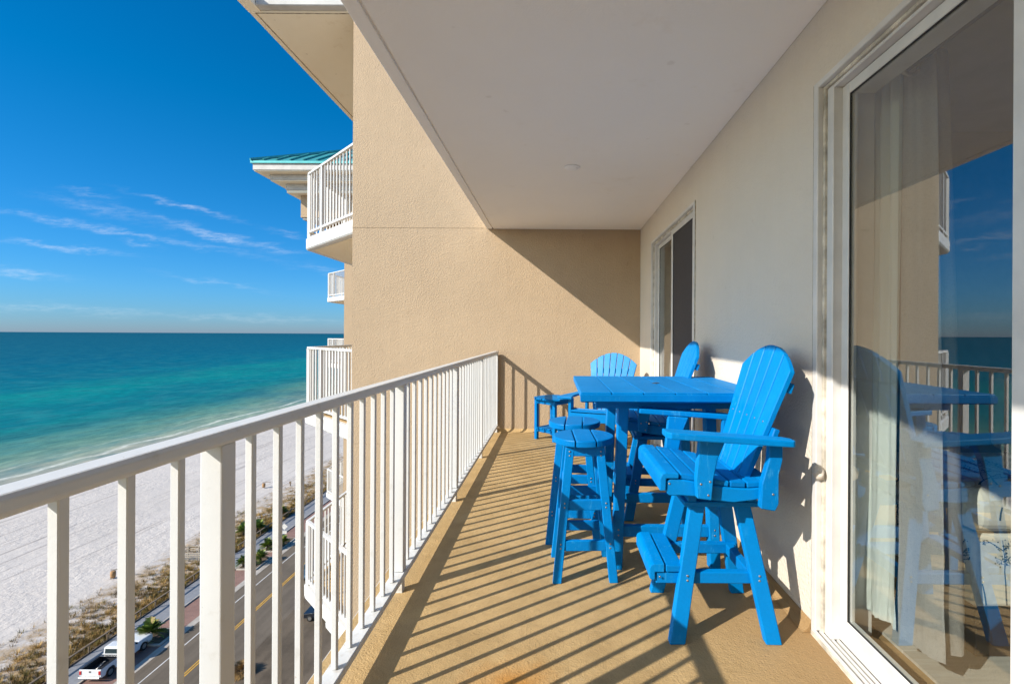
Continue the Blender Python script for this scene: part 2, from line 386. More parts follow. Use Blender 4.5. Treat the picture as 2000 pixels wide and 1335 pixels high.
# ------------------------------------------------------------------ railing
XR = -.785
rail = empty('balcony_railing', (XR, 0, 0), label='white metal balcony railing with square balusters along the tan deck', cat='railing')
t = MB(); t.prism([(-.032, 1.052), (.032, 1.052), (.036, 1.060), (.034, 1.076), (.024, 1.084), (-.024, 1.084), (-.034, 1.076), (-.036, 1.060)], 'y', Y0+.01, 6.455, .002)
t.build('top_rail', M['white_paint'], rail)
t = MB(); t.box(-.030, .034, Y0+.01, 6.445, .075, .105, .004); t.build('bottom_rail', M['white_paint'], rail)
pm = MB(); pm.box(-.025, .025, -.025, .025, .108, 1.050, .003, seg=2); pm.box(-.02, .02, -.02, .02, -.002, .074, .002)
pme = pm.build('post', M['white_paint'], rail); 
bmx = MB(); bmx.box(-.0095, .0095, -.0095, .0095, .107, 1.050, .002)
bme = bmx.build('baluster', M['white_paint'], rail)
POST = [1.13+1.3325*k for k in range(-2, 5)]
first_p = True; first_b = True
for k, yp in enumerate(POST):
    o = pme if first_p else pme.copy()
    if not first_p: C.objects.link(o)
    first_p = False; o.location = (0, yp, 0)
    if k < len(POST)-1:
        for j in range(1, 11):
            o = bme if first_b else bme.copy()
            if not first_b: C.objects.link(o)
            first_b = False; o.location = (random.uniform(-.0006, .0006), yp+1.3325*j/11, 0)
            o.rotation_euler = (0, 0, random.uniform(-.02, .02))

# ------------------------------------------------------------------ sliding doors
def sliding_door(y0, y1, label, near_panel, glass, knob=True):
    r = empty('sliding_door', (XW, y0, 0), label=label, cat='sliding door')
    Wd = y1-y0
    f = MB()
    def ring(x0, x1, a, b, zt0, zt1, bev=.003, mi=0):
        """jambs of width (a..b) from each side, header between zt0..zt1"""
        f.box(x0, x1, Wd-b, Wd-a, .032, zt1, bev, mi); f.box(x0, x1, a, b, .032, zt1, bev, mi)
        f.box(x0+.0006, x1-.0006, b, Wd-b, zt0, zt1, bev, mi)
    ring(-.010, .030, .001, .036, 2.382, 2.409)
    ring(.012, .090, .037, .052, 2.366, 2.381, .002, 1)
    ring(.022, .130, .053, .098, 2.352, 2.366)
    ring(.1305, .215, .015, .07, 2.34, 2.40)
    # caulk line against the stucco
    f.box(-.006, .004, Wd-.001, Wd+.008, .03, 2.41, .001, 2); f.box(-.006, .004, -.008, .001, .03, 2.41, .001, 2)
    f.build('frame', [M['alu'], M['alu_dirty'], M['caulk']], r)
    k = MB()
    k.box(-.012, .215, .002, Wd-.002, -.01, .018, .002, 1)
    for xx in (-.010, .012, .030, .052, .074, .098): k.box(xx, xx+.007, .003, Wd-.003, .0185, .034, .001, 0)
    k.build('track', [M['alu'], M['alu_dirty']], r)
    def panel(a, b, xc, name, gm, sw=.058, sw2=.058):
        p = MB(); z0, z1 = .036, 2.35
        p.box(xc-.019, xc+.019, b-sw2, b, z0, z1, .003); p.box(xc-.019, xc+.019, a, a+sw, z0, z1, .003)
        p.box(xc-.0184, xc+.0184, a+sw, b-sw2, z0, z0+.10, .003); p.box(xc-.0184, xc+.0184, a+sw, b-sw2, z1-.045, z1, .003)
        # gasket
        g0, g1 = xc-.0150, xc-.0105
        p.box(g0, g1, b-sw2-.005, b-sw2-.0005, z0+.1, z1-.045, 0, 1); p.box(g0, g1, a+sw+.0005, a+sw+.005, z0+.1, z1-.045, 0, 1)
        p.box(g0+.0003, g1, a+sw+.005, b-sw2-.005, z0+.1005, z0+.105, 0, 1); p.box(g0+.0003, g1, a+sw+.005, b-sw2-.005, z1-.0505, z1-.0455, 0, 1)
        po = p.build(name, [M['alu'], M['gasket']], r)
        xg = xc-.010
        g = MB(); g.quad((xg, a+sw, z0+.1), (xg, a+sw, z1-.045), (xg, b-sw2, z1-.045), (xg, b-sw2, z0+.1))
        g.build('pane', gm, po); return po
    mid = Wd/2
    panel(mid-.055, Wd-.098, .078, 'door_panel', glass, .058, .046)
    po = panel(.098, mid, .036, 'door_panel', M['screen_dark'] if near_panel == 'screen' else glass, .05, .058)
    if near_panel == 'screen':
        q = MB(); q.quad((.078, .1, .13), (.078, mid-.06, .13), (.078, mid-.06, 2.3), (.078, .1, 2.3)); q.build('inner_pane', M['glass_far'], r)
    return r
sliding_door(D1[0], D1[1], 'large near sliding glass door in white frame with curtains showing inside', 'glass', M['glass'])
sliding_door(D2[0], D2[1], 'far sliding door with dark screen half, behind the blue table', 'screen', M['glass_far'])

# ------------------------------------------------------------------ the room behind the glass
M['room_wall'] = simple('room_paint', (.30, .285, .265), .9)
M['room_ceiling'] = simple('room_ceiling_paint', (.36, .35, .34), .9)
def m_plank():
    m, nt, N, L, P = nodes('wood_look_tile')
    v = coords(N, L, world=True)
    br = N.new('ShaderNodeTexBrick'); br.inputs['Scale'].default_value = 1.0; br.inputs['Brick Width'].default_value = 1.2; br.inputs['Row Height'].default_value = .2
    br.inputs['Mortar Size'].default_value = .003; br.inputs['Mortar'].default_value = (.62, .61, .58, 1)
    br.inputs['Color1'].default_value = (.52, .50, .46, 1); br.inputs['Color2'].default_value = (.42, .40, .365, 1)
    L.new(v, br.inputs['Vector'])
    g = noise(N, L, coords(N, L, (2, 22, 1), True), 2.5, 6, .6)
    L.new(mix(N, L, .55, br.outputs['Color'], ramp(N, L, g, [(.3, (.6, .57, .52)), (.65, (1, 1, 1))]), 'MULTIPLY'), P.inputs['Base Color'])
    P.inputs['Roughness'].default_value = .4; return m
M['plank'] = m_plank()
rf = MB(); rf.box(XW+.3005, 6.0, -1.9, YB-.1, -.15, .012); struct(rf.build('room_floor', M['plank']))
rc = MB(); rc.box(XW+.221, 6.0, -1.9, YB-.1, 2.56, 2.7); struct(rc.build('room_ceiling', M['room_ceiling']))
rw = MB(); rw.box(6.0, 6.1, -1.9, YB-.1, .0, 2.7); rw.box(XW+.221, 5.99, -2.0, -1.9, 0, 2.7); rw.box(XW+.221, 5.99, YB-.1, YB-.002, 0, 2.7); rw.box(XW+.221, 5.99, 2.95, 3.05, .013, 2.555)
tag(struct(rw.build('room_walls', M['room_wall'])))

def m_cloth(name, col, wscale, bstr, transl=0.0):
    m, nt, N, L, P = nodes(name)
    v = coords(N, L)
    wv = noise(N, L, coords(N, L, (60, 60, 900)), 1, 2); wh = noise(N, L, coords(N, L, (900, 900, 60)), 1, 2)
    h = mathn(N, L, 'ADD', wv, wh)
    c = mix(N, L, wscale, col, ramp(N, L, h, [(.75, (.55,)), (1.2, (1,))]), 'MULTIPLY')
    L.new(c, P.inputs['Base Color']); P.inputs['Roughness'].default_value = .9; P.inputs['Specular IOR Level'].default_value = .1
    if bstr: bump(N, L, P, h, bstr, .002)
    return m
M['lining'] = m_cloth('curtain_lining', (.86, .90, .87), .1, .1)
M['linen'] = m_cloth('grey_linen', (.52, .50, .475), .45, .5)
def curtain_sheet(path_top, path_bot, z0, z1, n=24, fold=None):
    """path: (x,y) lists for top and bottom edge; a lofted sheet with folds"""
    bm = bmesh.new(); rows = []
    for j in range(n+1):
        t = j/n; z = z1+(z0-z1)*t
        row = []
        for i, (a, b) in enumerate(zip(path_top, path_bot)):
            s = t**.8
            x = a[0]+(b[0]-a[0])*s; y = a[1]+(b[1]-a[1])*s
            if t > .8 and fold: x += fold*math.sin(i*1.9+t*40)*(t-.8)*5; y += fold*math.cos(i*1.3+t*33)*(t-.8)*4
            row.append(bm.verts.new((x, y, z)))
        rows.append(row)
    for j in range(n):
        for i in range(len(path_top)-1): bm.faces.new((rows[j][i], rows[j][i+1], rows[j+1][i+1], rows[j+1][i])).smooth = True
    bmesh.ops.solidify(bm, geom=bm.faces[:], thickness=.002)
    k = MB(); k.bm.free(); k.bm = bm; return k
def wavy(p, q, n, amp, cyc, ph=0):
    p, q = Vector(p), Vector(q); d = q-p; s = Vector((-d.y, d.x)).normalized()
    return [tuple(p+d*(i/n)+s*amp*math.sin(ph+cyc*2*math.pi*i/n)) for i in range(n+1)]
cu = empty('curtain', (0, 0, 0), label='pale lined grey linen curtain bunched inside the near glass door', cat='curtain')
k = curtain_sheet(wavy((1.41, 2.16), (1.415, 1.975), 26, .022, 3.6), wavy((1.315, 2.045), (1.345, 1.895), 26, .012, 1.6, .5), .16, 2.44, 44, .005)
k.build('lining', M['lining'], cu)
k = curtain_sheet(wavy((1.416, 1.973), (1.48, 1.885), 20, .010, 1.5), wavy((1.347, 1.892), (1.41, 1.74), 20, .010, 1.0), .13, 2.44, 30, .003)
k.build('linen_face', M['linen'], cu)
k = curtain_sheet(wavy((1.482, 1.886), (1.56, 1.93), 10, .008, 1), wavy((1.412, 1.741), (1.53, 1.80), 10, .014, 1), .14, 2.44, 30, .003)
k.build('linen_return', M['linen'], cu)
rd = empty('curtain_rod', (1.395, 0, 2.37), label='dark curtain rod with round ring above the near glass door', cat='curtain rod')
k = MB(); k.tube([(0, -.4, 0), (0, 1.935, 0)], .012, 12); k.build('rod', M['screen_dark'], rd)
k = MB(); k.tube([(0+.033*math.cos(a*.3142), 1.905, .033*math.sin(a*.3142)) for a in range(21)], .008, 8); k.build('ring', M['screw'], rd)
cu2 = empty('curtain', (0, 0, 0), label='pale curtain inside the far door behind the blue table', cat='curtain')
k = curtain_sheet(wavy((1.42, 5.66), (1.42, 5.0), 60, .02, 9), wavy((1.42, 5.66), (1.42, 5.05), 60, .025, 9), .04, 2.44, 12); k.build('lining', M['lining'], cu2)

# upholstered chair with printed branches
M['upholstery'] = simple('cream_upholstery', (.66, .645, .58), .85, var=.06, scale=30, bs=.25, bscale=120)
M['print_blue'] = simple('print_blue', (.055, .11, .16), .85); M['print_olive'] = simple('print_olive', (.20, .20, .08), .85)
M['dark_wood'] = simple('dark_wood', (.06, .035, .02), .5)
def add_branch(k, org, ux, uz, nrm, x, z, ang, ln, wd, depth, lim):
    n = 6; px, pz, a = x, z, ang
    for i in range(n):
        a += random.uniform(-.16, .16); st = ln/n
        qx, qz = px+math.cos(a)*st, pz+math.sin(a)*st
        if not (lim[0] < qx < lim[1] and lim[2] < qz < lim[3]): return
        w0, w1 = wd*(1-i/n*.7), wd*(1-(i+1)/n*.7)
        sx, sz = -math.sin(a), math.cos(a)
        P = lambda u, v: org+ux*u+uz*v+nrm*.0018
        k.quad(P(px-sx*w0, pz-sz*w0), P(px+sx*w0, pz+sz*w0), P(qx+sx*w1, qz+sz*w1), P(qx-sx*w1, qz-sz*w1), 1)
        px, pz = qx, qz
        if depth > 0 and i > 0 and random.random() < .85:
            add_branch(k, org, ux, uz, nrm, px, pz, a+random.choice((-1, 1))*random.uniform(.5, .9), ln*.5, wd*.6, depth-1, lim)
        if depth <= 1:
            for _ in range(2):
                bx, bz = px+random.uniform(-.014, .014), pz+random.uniform(-.014, .014); s = random.uniform(.0022, .0045)
                if lim[0] < bx < lim[1] and lim[2] < bz < lim[3]:
                    k.quad(P(bx-s, bz), P(bx, bz-s), P(bx+s, bz), P(bx, bz+s), random.choice((1, 1, 2)))
ac = empty('upholstered_chair', (1.68, 1.93, .012), label='cream upholstered chair with branch print inside the glass door', cat='armchair')
V = Vector; random.seed(5)
k = MB(); k.box(0, .78, 0, .66, .215, .505, .018, seg=3)
for i in range(9): add_branch(k, V((0, 0, .215)), V((1, 0, 0)), V((0, 0, 1)), V((0, -1, 0)), .045+.082*i, .012, 1.57+random.uniform(-.25, .25), .26, .0032, 2, (.02, .76, .008, .275))
for i in range(5): add_branch(k, V((0, .66, .215)), V((0, -1, 0)), V((0, 0, 1)), V((-1, 0, 0)), .06+.13*i, .012, 1.57+random.uniform(-.25, .25), .27, .0042, 2, (.02, .64, .008, .275))
k.build('base', [M['upholstery'], M['print_blue'], M['print_olive']], ac)
k = MB(); k.box(-.02, .74, -.02, .66, .51, .69, .06, seg=5)
for i in range(6): add_branch(k, V((-.02, -.02, .51)), V((1, 0, 0)), V((0, 0, 1)), V((0, -1, 0)), .1+.11*i, .062, 1.0+random.uniform(-.7, .7), .16, .004, 2, (.062, .70, .061, .119))
for i in range(5): add_branch(k, V((-.02, .66, .51)), V((0, -1, 0)), V((0, 0, 1)), V((-1, 0, 0)), .1+.11*i, .062, .9+random.uniform(-.7, .7), .16, .006, 2, (.062, .6, .061, .119))
for i in range(9): add_branch(k, V((-.02, -.02, .69)), V((1, 0, 0)), V((0, 1, 0)), V((0, 0, 1)), .08+.075*i, .07, 1.3+random.uniform(-.7, .7), .30, .004, 2, (.062, .7, .062, .6))
k.build('seat_cushion', [M['upholstery'], M['print_blue'], M['print_olive']], ac)
k = MB(); k.box(.62, .80, .005, .66, .70, 1.12, .06, seg=4); k.build('backrest', M['upholstery'], ac)
k = MB(); k.box(.03, .75, .03, .63, .0, .214, .004); k.build('plinth', M['dark_wood'], ac)

# ------------------------------------------------------------------ blue furniture
BL = [M['blue'], M['screw']]
def screws(k, pts, n):
    n = Vector(n).normalized(); q = n.to_track_quat('Z', 'Y').to_matrix().to_4x4()
    for p in pts: k.lathe([(.0045, -.001), (.0045, .0008), (.002, .0012)], 8, 1, Matrix.Translation(p) @ q)

def bar_chair(loc, rz, label, base_rz=0):
    """bar-height swivel chair, faces local -X"""
    r = empty('swivel_bar_chair', loc, rz, label=label, cat='bar chair', group='blue swivel bar chairs at the table')
    BM = Matrix.Rotation(base_rz, 4, 'Z')
    def tr(k): bmesh.ops.transform(k.bm, matrix=BM, verts=k.bm.verts); return k
    for sx in (-1, 1):
        for sy in (-1, 1):
            k = MB(); k.bar((sx*.205, sy*.205, 0), (sx*.10, sy*.125, .56), .066, .040, (0, 1, 0), .004, trim=(0, .56))
            screws(k, [(sx*.155, sy*.205-sy*.08*.46+sy*.0215, z) for z in (.255, .275)], (0, sy, .14))
            tr(k).build('leg', BL, r)
    k = MB(); k.box(-.165, .165, -.165, .165, .562, .585, .004); k.box(-.15, -.11, -.17, .17, .586, .625, .004); k.box(.11, .15, -.17, .17, .586, .625, .004); k.box(-.15, .15, -.02, .02, .586, .615, .003)
    tr(k).build('swivel_frame', BL, r)
    k = MB()
    for sy in (-1, 1): k.box(-.285, .175, sy*.145-.018, sy*.145+.018, .228, .278, .004)
    k.box(.120, .158, -.126, .126, .228, .278, .004)
    tr(k).build('stretcher', BL, r)
    k = MB()
    k.prism([(-.315, .300), (-.308, .312), (-.295, .318), (-.250, .318), (-.250, .281), (-.290, .281), (-.290, .248), (-.308, .248), (-.315, .256)], 'y', -.172, .172, .004, seg=2)
    k.box(-.243, -.170, -.172, .172, .281, .312, .004)
    for sy in (-1, 1): screws(k, [(-.27, sy*.1735, .262)], (0, sy, 0))
    tr(k).build('footrest', BL, r)
    # seat: two shaped side boards with slats over them
    top = [(-.262, .700), (-.24, .712), (-.17, .703), (-.09, .688), (0, .674), (.08, .670), (.15, .676), (.185, .684)]
    bot = [(.185, .640), (.10, .622), (.02, .612), (-.06, .620), (-.14, .636), (-.20, .640), (-.25, .640), (-.262, .652)]
    for sy in (-1, 1):
        k = MB(); k.prism(top+bot, 'y', sy*.236-.018, sy*.236+.018, .004)
        screws(k, [(-.25, sy*.2545, .69), (.15, sy*.2545, .66)], (0, sy, 0))
        k.build('side_board', BL, r)
    def zt(x):
        for (a, b), (c, d) in zip(top[:-1], top[1:]):
            if a <= x <= c: return b+(d-b)*(x-a)/(c-a)
        return top[-1][1]
    k = MB()
    k.prism([(-.292, .662), (-.292, .715), (-.284, .731), (-.266, .739), (-.212, .734), (-.212, .713), (-.264, .713), (-.266, .662)], 'y', -.262, .262, .005, seg=2)
    xs = [-.205, -.135, -.065, .005, .075, .135]
    for i, x in enumerate(xs):
        wd = .064 if i < 5 else .05
        a, b = zt(x)+.0135, zt(x+wd)+.0135
        k.bar((x, 0, a), (x+wd, 0, b), .50, .024, (0, 0, 1), .004)
    k.build('seat', BL, r)
    for sy in (-1, 1):
        # arm: tapered board tilting down to the rear
        k = MB(); z0, z1 = .908, .874
        P = [(-.285, .262), (-.285, .335), (-.268, .358), (-.20, .362), (.17, .350), (.225, .345), (.238, .330), (.238, .285), (.21, .262)]
        if sy < 0: P = [(a, -b) for a, b in P][::-1]
        Sh = Matrix(((1, 0, 0, 0), (0, 1, 0, 0), (-.067, 0, 1, 0), (0, 0, 0, 1)))
        k.prism(P, 'z', .878, .904, .005, seg=2, mat=Sh); k.build('arm', BL, r)
        k = MB()
        k.prism([(-.145, .640), (-.085, .632), (-.078, .72), (-.062, .80), (-.03, .877), (-.135, .885), (-.142, .80), (-.15, .72)], 'y', sy*.274-.018, sy*.274+.018, .004)
        screws(k, [(-.13, sy*.2925, .70), (-.10, sy*.2925, .655), (-.093, sy*.2925, .71)], (0, sy, 0))
        k.build('front_arm_support', BL, r)
        k = MB()
        k.prism([(.115, .600), (.175, .590), (.190, .62), (.190, .74), (.205, .80), (.205, .862), (.150, .866), (.148, .80), (.120, .70)], 'y', sy*.274-.018, sy*.274+.018, .004)
        screws(k, [(.165, sy*.2925, .66)], (0, sy, 0)); k.build('rear_arm_support', BL, r)
    # fan backrest
    A = Vector((.085, 0, .650)); B = Vector((.295, 0, 1.262)); ax = (B-A).normalized(); nr = Vector((ax.z, 0, -ax.x)); LN = (B-A).length
    NS = 5; wb, wt = .064, .095
    for i in range(NS):
        c0 = (i-(NS-1)/2)*(wb+.009); c1 = (i-(NS-1)/2)*(wt+.009)
        def top_l(y): return LN-.115*(y/.262)**2
        k = MB(); pts = [(c0-wb/2, 0), (c0+wb/2, 0)]
        n = 5
        for j in range(n+1):
            y = c1+wt/2-wt*j/n; pts.append((y, top_l(y)))
        # slat plane: u along Y, v along ax
        T = Matrix(((0, nr.x, ax.x, A.x), (1, 0, 0, 0), (0, nr.z, ax.z, A.z), (0, 0, 0, 1)))
        k.prism(pts, 'y', -.012, .012, .003, mat=T)
        screws(k, [A+ax*.30-nr*.0122+Vector((0, c0+(c1-c0)*.48, 0))], -nr)
        k.build('back_slat', BL, r)
    k = MB()
    for l_, hw, wz in ((.47, .235, .045), (.26, .245, .06)):
        p = A+ax*l_+nr*.026
        k.bar(p-Vector((0, hw, 0)), p+Vector((0, hw, 0)), .026, wz, ax, .004)
    k.build('back_cleat', BL, r)
    return r
bar_chair((.73, 2.268, 0), R(0), 'near blue bar chair with footrest, in front of the table by the glass door', R(0))
bar_chair((.745, 3.61, 0), R(-4), 'far blue bar chair half hidden behind the tabletop, back to the screen door', R(0))

# square bar table
tb = empty('bar_table', (.627, 3.0, 0), label='square blue slatted bar table between the two tall chairs', cat='table')
k = MB(); n = 6; Wt = .99; sw = Wt/n
for i in range(n):
    k.box(-Wt/2+i*sw+.0028, -Wt/2+(i+1)*sw-.0028, -.498+.004*(i in (0, 5)), .498-.004*(i in (0, 5)), .975, 1.010, .0035, seg=2)
k.box(-.49, .49, -.50, -.474, .958, .9745, .003)
k.lathe([(.024, 1.0102), (.022, 1.012), (.012, 1.0125)], 20, 1)
k.box(-.495, .495, -.505, -.4985, .962, 1.0, .003)
k.build('tabletop', [M['blue'], M['screen_dark']], tb)
k = MB()
for yy in (-.30, .30): k.box(-.40, .40, yy-.02, yy+.02, .90, .957, .003)
k.box(-.02, .02, -.279, .279, .90, .955, .003)
k.build('apron', BL, tb)
for sx in (-1, 1):
    for sy in (-1, 1):
        k = MB(); k.bar((sx*.275, sy*.275, 0), (sx*.24, sy*.275+sy*.0, .957), .058, .070, (0, 1, 0), .004, trim=(0, .957))
        screws(k, [(sx*.268, sy*.275-.0362, z) for z in (.195, .225)], (0, -1, 0)); k.build('leg', BL, tb)
for sy in (-1, 1):
    k = MB(); k.box(-.24, .24, sy*.275-.018, sy*.275+.018, .178, .240, .004); k.build('stretcher', BL, tb)

def stool(loc, rz, label):
    r = empty('round_stool', loc, rz, label=label, cat='stool', group='round blue bar stools beside the table')
    # seat: a disc cut into three boards
    k = MB(); Rr = .168
    def arc(x0, x1):
        n = 14; pts = []
        for j in range(n+1):
            x = x0+(x1-x0)*j/n; pts.append((x, -math.sqrt(max(Rr*Rr-x*x, 0))))
        for j in range(n+1):
            x = x1+(x0-x1)*j/n; pts.append((x, math.sqrt(max(Rr*Rr-x*x, 0))))
        out = []
        for p in pts:
            if not out or (Vector(p)-Vector(out[-1])).length > 2e-3: out.append(p)
        if (Vector(out[0])-Vector(out[-1])).length < 2e-3: out.pop()
        return out
    for a, b in ((-.1679, -.0585), (-.052, .052), (.0585, .1679)): k.prism(arc(a, b), 'z', .712, .748, .0055, seg=2)
    k.build('seat', BL, r)
    k = MB()
    for s in (-1, 1): k.box(-.10, .10, s*.100-.014, s*.100+.014, .655, .711, .003)
    k.box(-.014, .014, -.085, .085, .68, .711); k.build('apron', BL, r)
    for sx in (-1, 1):
        for sy in (-1, 1):
            k = MB(); k.bar((sx*.150, sy*.150, 0), (sx*.080, sy*.095, .711), .046, .036, (0, 1, 0), .003, trim=(0, .711))
            for zz in (.40, .19, .67): 
                x = sx*(.150-.07*zz/.711); y = sy*(.150-.055*zz/.711)
                screws(k, [(x, y+sy*.0195, zz-.01), (x, y+sy*.0195, zz+.012)], (0, sy, .08))
            k.build('leg', BL, r)
    for zz in (.40, .19):
        k = MB(); hx = .150-.07*zz/.711-.021; hy = .150-.055*zz/.711
        for s in (-1, 1): k.box(-hx, hx, s*hy-.013, s*hy+.013, zz-.028, zz+.026, .003)
        h2 = .150-.055*(zz+.1)/.711-.017; hx2 = .150-.07*(zz+.1)/.711
        for s in (-1, 1): k.box(s*hx2-.013, s*hx2+.013, -h2, h2, zz+.07, zz+.122, .003)
        k.build('rung', BL, r)
    return r
stool((.162, 2.71, 0), R(2), 'round blue stool nearest the viewer, in front of its twin')
stool((.130, 3.165, 0), R(-4), 'round blue stool standing just behind the nearer stool')

# low chair in the far corner
def adirondack(loc, rz):
    r = empty('adirondack_chair', loc, rz, label='low blue fan-back chair in the far corner beside the small side table', cat='chair')
    # faces local -Y
    for sx in (-1, 1):
        k = MB(); k.prism([(-.30, .36), (-.28, .45), (-.20, .45), (.0, .41), (.2, .345), (.48, .14), (.54, 0), (.44, 0), (.34, .12), (.1, .26), (-.1, .34), (-.2, .36)], 'x', sx*.262-.016, sx*.262+.016, .004); k.build('side_board', BL, r)
        k = MB(); k.prism([(-.285, 0), (-.195, 0), (-.195, .60), (-.285, .60)], 'x', sx*.296-.016, sx*.296+.016, .004); k.build('front_leg', BL, r)
        k = MB(); P = [(.25, -.35), (.40, -.36), (.425, -.33), (.425, -.22), (.37, .25), (.34, .34), (.29, .34), (.29, -.18)]
        if sx < 0: P = [(-a, b) for a, b in P][::-1]
        k.prism(P, 'z', .602, .628, .005, seg=2); k.build('arm', BL, r)
        k = MB(); k.box(sx*.30-.016, sx*.30+.016, .28, .34, .10, .60, .004); k.build('rear_leg', BL, r)
    k = MB()
    for i in range(6):
        y = -.255+i*.085
        z = .468 if i < 1 else .468-(i-1)*.026
        k.bar((-.278, y, z), (.278, y, z), .078, .022, (0, .30 if i > 0 else 0, 1), .004)
    k.box(-.278, .278, -.322, -.302, .36, .452, .004); k.build('seat', BL, r)
    A = Vector((0, .20, .36)); B = Vector((0, .46, 1.085)); ax = (B-A).normalized(); nr = Vector((0, ax.z, -ax.y)); LN = (B-A).length
    NS = 7; wb, wt = .045, .076
    for i in range(NS):
        c0 = (i-3)*(wb+.008); c1 = (i-3)*(wt+.008)
        pts = [(c0-wb/2, 0), (c0+wb/2, 0)]
        for j in range(6):
            x = c1+wt/2-wt*j/5; pts.append((x, LN-.15*(x/.30)**2))
        T = Matrix(((1, 0, 0, A.x), (0, nr.y, ax.y, A.y), (0, nr.z, ax.z, A.z), (0, 0, 0, 1)))
        k = MB(); k.prism(pts, 'y', -.011, .011, .003, mat=T); k.build('back_slat', BL, r)
    k = MB()
    for l_, hw in ((.30, .29), (.55, .25)):
        p = A+ax*l_+nr*.024; k.bar(p-Vector((hw, 0, 0)), p+Vector((hw, 0, 0)), .024, .06, ax, .004)
    k.build('back_cleat', BL, r)
    return r
adirondack((.55, 5.50, 0), R(-23))

st = empty('side_table', (-.015, 6.09, 0), R(-41), label='small low blue side table with slatted shelf against the tan end wall', cat='side table')
k = MB()
P = [(-.215, -.13), (-.13, -.215), (.13, -.215), (.215, -.13), (.215, .13), (.13, .215), (-.13, .215), (-.215, .13)]
for (a, b) in ((-.215, -.127), (-.122, -.042), (-.037, .037), (.042, .122), (.127, .215)):
    ya = .215 if max(abs(a), abs(b)) < .14 else .215-(max(abs(a), abs(b))-.13)
    if abs(a) > .2: pts = [(a, -.13), (b, -.213), (b, .213), (a, .13)]
    elif abs(b) > .2: pts = [(a, -.213), (b, -.13), (b, .13), (a, .213)]
    else: pts = [(a, -.215), (b, -.215), (b, .215), (a, .215)]
    k.prism(pts, 'z', .500, .522, .004, seg=2)
k.build('tabletop', BL, st)
k = MB()
for s in (-1, 1): k.box(-.13, .13, s*.15-.012, s*.15+.012, .445, .499, .003); k.box(s*.15-.012, s*.15+.012, -.13, .13, .445, .499, .003)
k.build('apron', BL, st)
for sx in (-1, 1):
    for sy in (-1, 1):
        k = MB(); k.box(sx*.15-.022, sx*.15+.022, sy*.15-.022, sy*.15+.022, 0, .4995, .004); k.build('leg', BL, st)
k = MB()
for i in range(5): k.box(-.150+i*.062, -.150+i*.062+.054, -.17, .17, .132, .150, .003)
for s in (-1, 1): k.box(-.127, .127, s*.15-.012, s*.15+.012, .095, .131, .003)
k.build('shelf', BL, st)

# ------------------------------------------------------------------ the wings of the tower beyond
GZ = EYE-32.0
FH = 2.9
M['shutter'] = simple('dark_louvre', (.05, .05, .05), .5)
def balcony_rail(k, pts, z):
    """railing along a polyline at slab height z"""
    for a, b in zip(pts[:-1], pts[1:]):
        a, b = Vector(a), Vector(b); d = b-a; ln = d.length; d.normalize()
        A = Vector((a.x, a.y, z)); B = Vector((b.x, b.y, z))
        k.bar(A+Vector((0, 0, 1.065)), B+Vector((0, 0, 1.065)), .06, .035, bev=.004)
        k.bar(A+Vector((0, 0, .09)), B+Vector((0, 0, .09)), .05, .03)
        n = max(2, round(ln/.121))
        for i in range(n+1):
            p = A+(B-A)*(i/n); wd = .05 if i % 11 == 0 else .02
            z0 = 0 if wd > .03 else .105
            k.bar(p+Vector((0, 0, z0)), p+Vector((0, 0, 1.05)), wd, wd, (d.x, d.y, 0))
def wing(name, label, cx, cy, depth, right, ztop, floors, xcut):
    """a wing whose near face is at y=cy, sea-side corner at x=cx"""
    r = empty(name, (cx, cy, GZ), label=label, cat='building wing')
    def lz(z): return z-GZ
    k = MB(); k.box(0, right-cx, 0, depth, 0, lz(ztop))
    for fl in range(-9, 2):
        z = lz(fl*FH-.165)
        if z < lz(ztop): k.box(-.001, right-cx-.01, -.004, -.0005, z-.004, z+.003, 0)
    k.build('wall', M['wall_tan'], r)
    for fl in floors:
        z = lz(fl*FH)
        p = [(-.002, .13), (-1.40, 1.53), (-1.47, 1.64), (-1.47, 5.2), (-.002, 5.2)]
        k = MB(); k.prism(p, 'z', z-.20, z, .02)
        so = k.build('balcony', [M['white_paint']], r)
        k = MB(); q = [(-.004, .30), (-1.33, 1.63), (-1.33, 5.1), (-.004, 5.1)]
        k.prism(q, 'z', z-.206, z-.2005); k.build('soffit', M['soffit'], so)
        k = MB(); k.prism([(-.004, .25), (-1.36, 1.61), (-1.36, 5.1), (-.004, 5.1)], 'z', z+.001, z+.006); k.build('deck', M['floor'], so)
        k = MB(); balcony_rail(k, [(-.04, .24), (-1.385, 1.585), (-1.385, 5.15)], z); k.build('railing', M['white_paint'], so)
        # louvred shutters on the wall at the back of the balcony
        k = MB(); k.box(-.03, -.001, 2.0, 3.9, z+.01, z+2.2, .003)
        k.build('door_frame', M['alu'], so)
        k = MB()
        for i in range(2): k.box(-.034, -.031, 2.08+i*.9, 2.9+i*.9, z+.12, z+2.1)
        k.build('door_glass', M['shutter'], so)
    return r
w1 = wing('condo_wing', 'near tan stucco wing closing the far end of the balcony', -2.73, YB, 8.5, 7.0, 5.62, (1, 0, -1, -2, -3), 0)
# roof overhang of the near wing
k = MB(); z = 5.62-GZ
k.box(-1.42, 9.7, .003, 8.6, z+.0005, z+.30, .01)
k.build('roof_soffit', M['soffit'], w1)
k = MB(); k.box(-1.25, 9.7, -.12, -.005, z+.012, z+.17, .01); k.build('white_moulding', M['trim'], w1)
k = MB(); k.box(-1.42, -1.252, -.45, .002, z+.0005, z+.169, .004); k.build('eave', M['soffit'], w1)
k = MB(); k.box(-1.335, -1.32, .02, 8.5, z-.004, z+.0003); k.box(-1.335, 9.6, .02, .035, z-.004, z+.0003); k.build('soffit_groove', M['caulk'], w1)

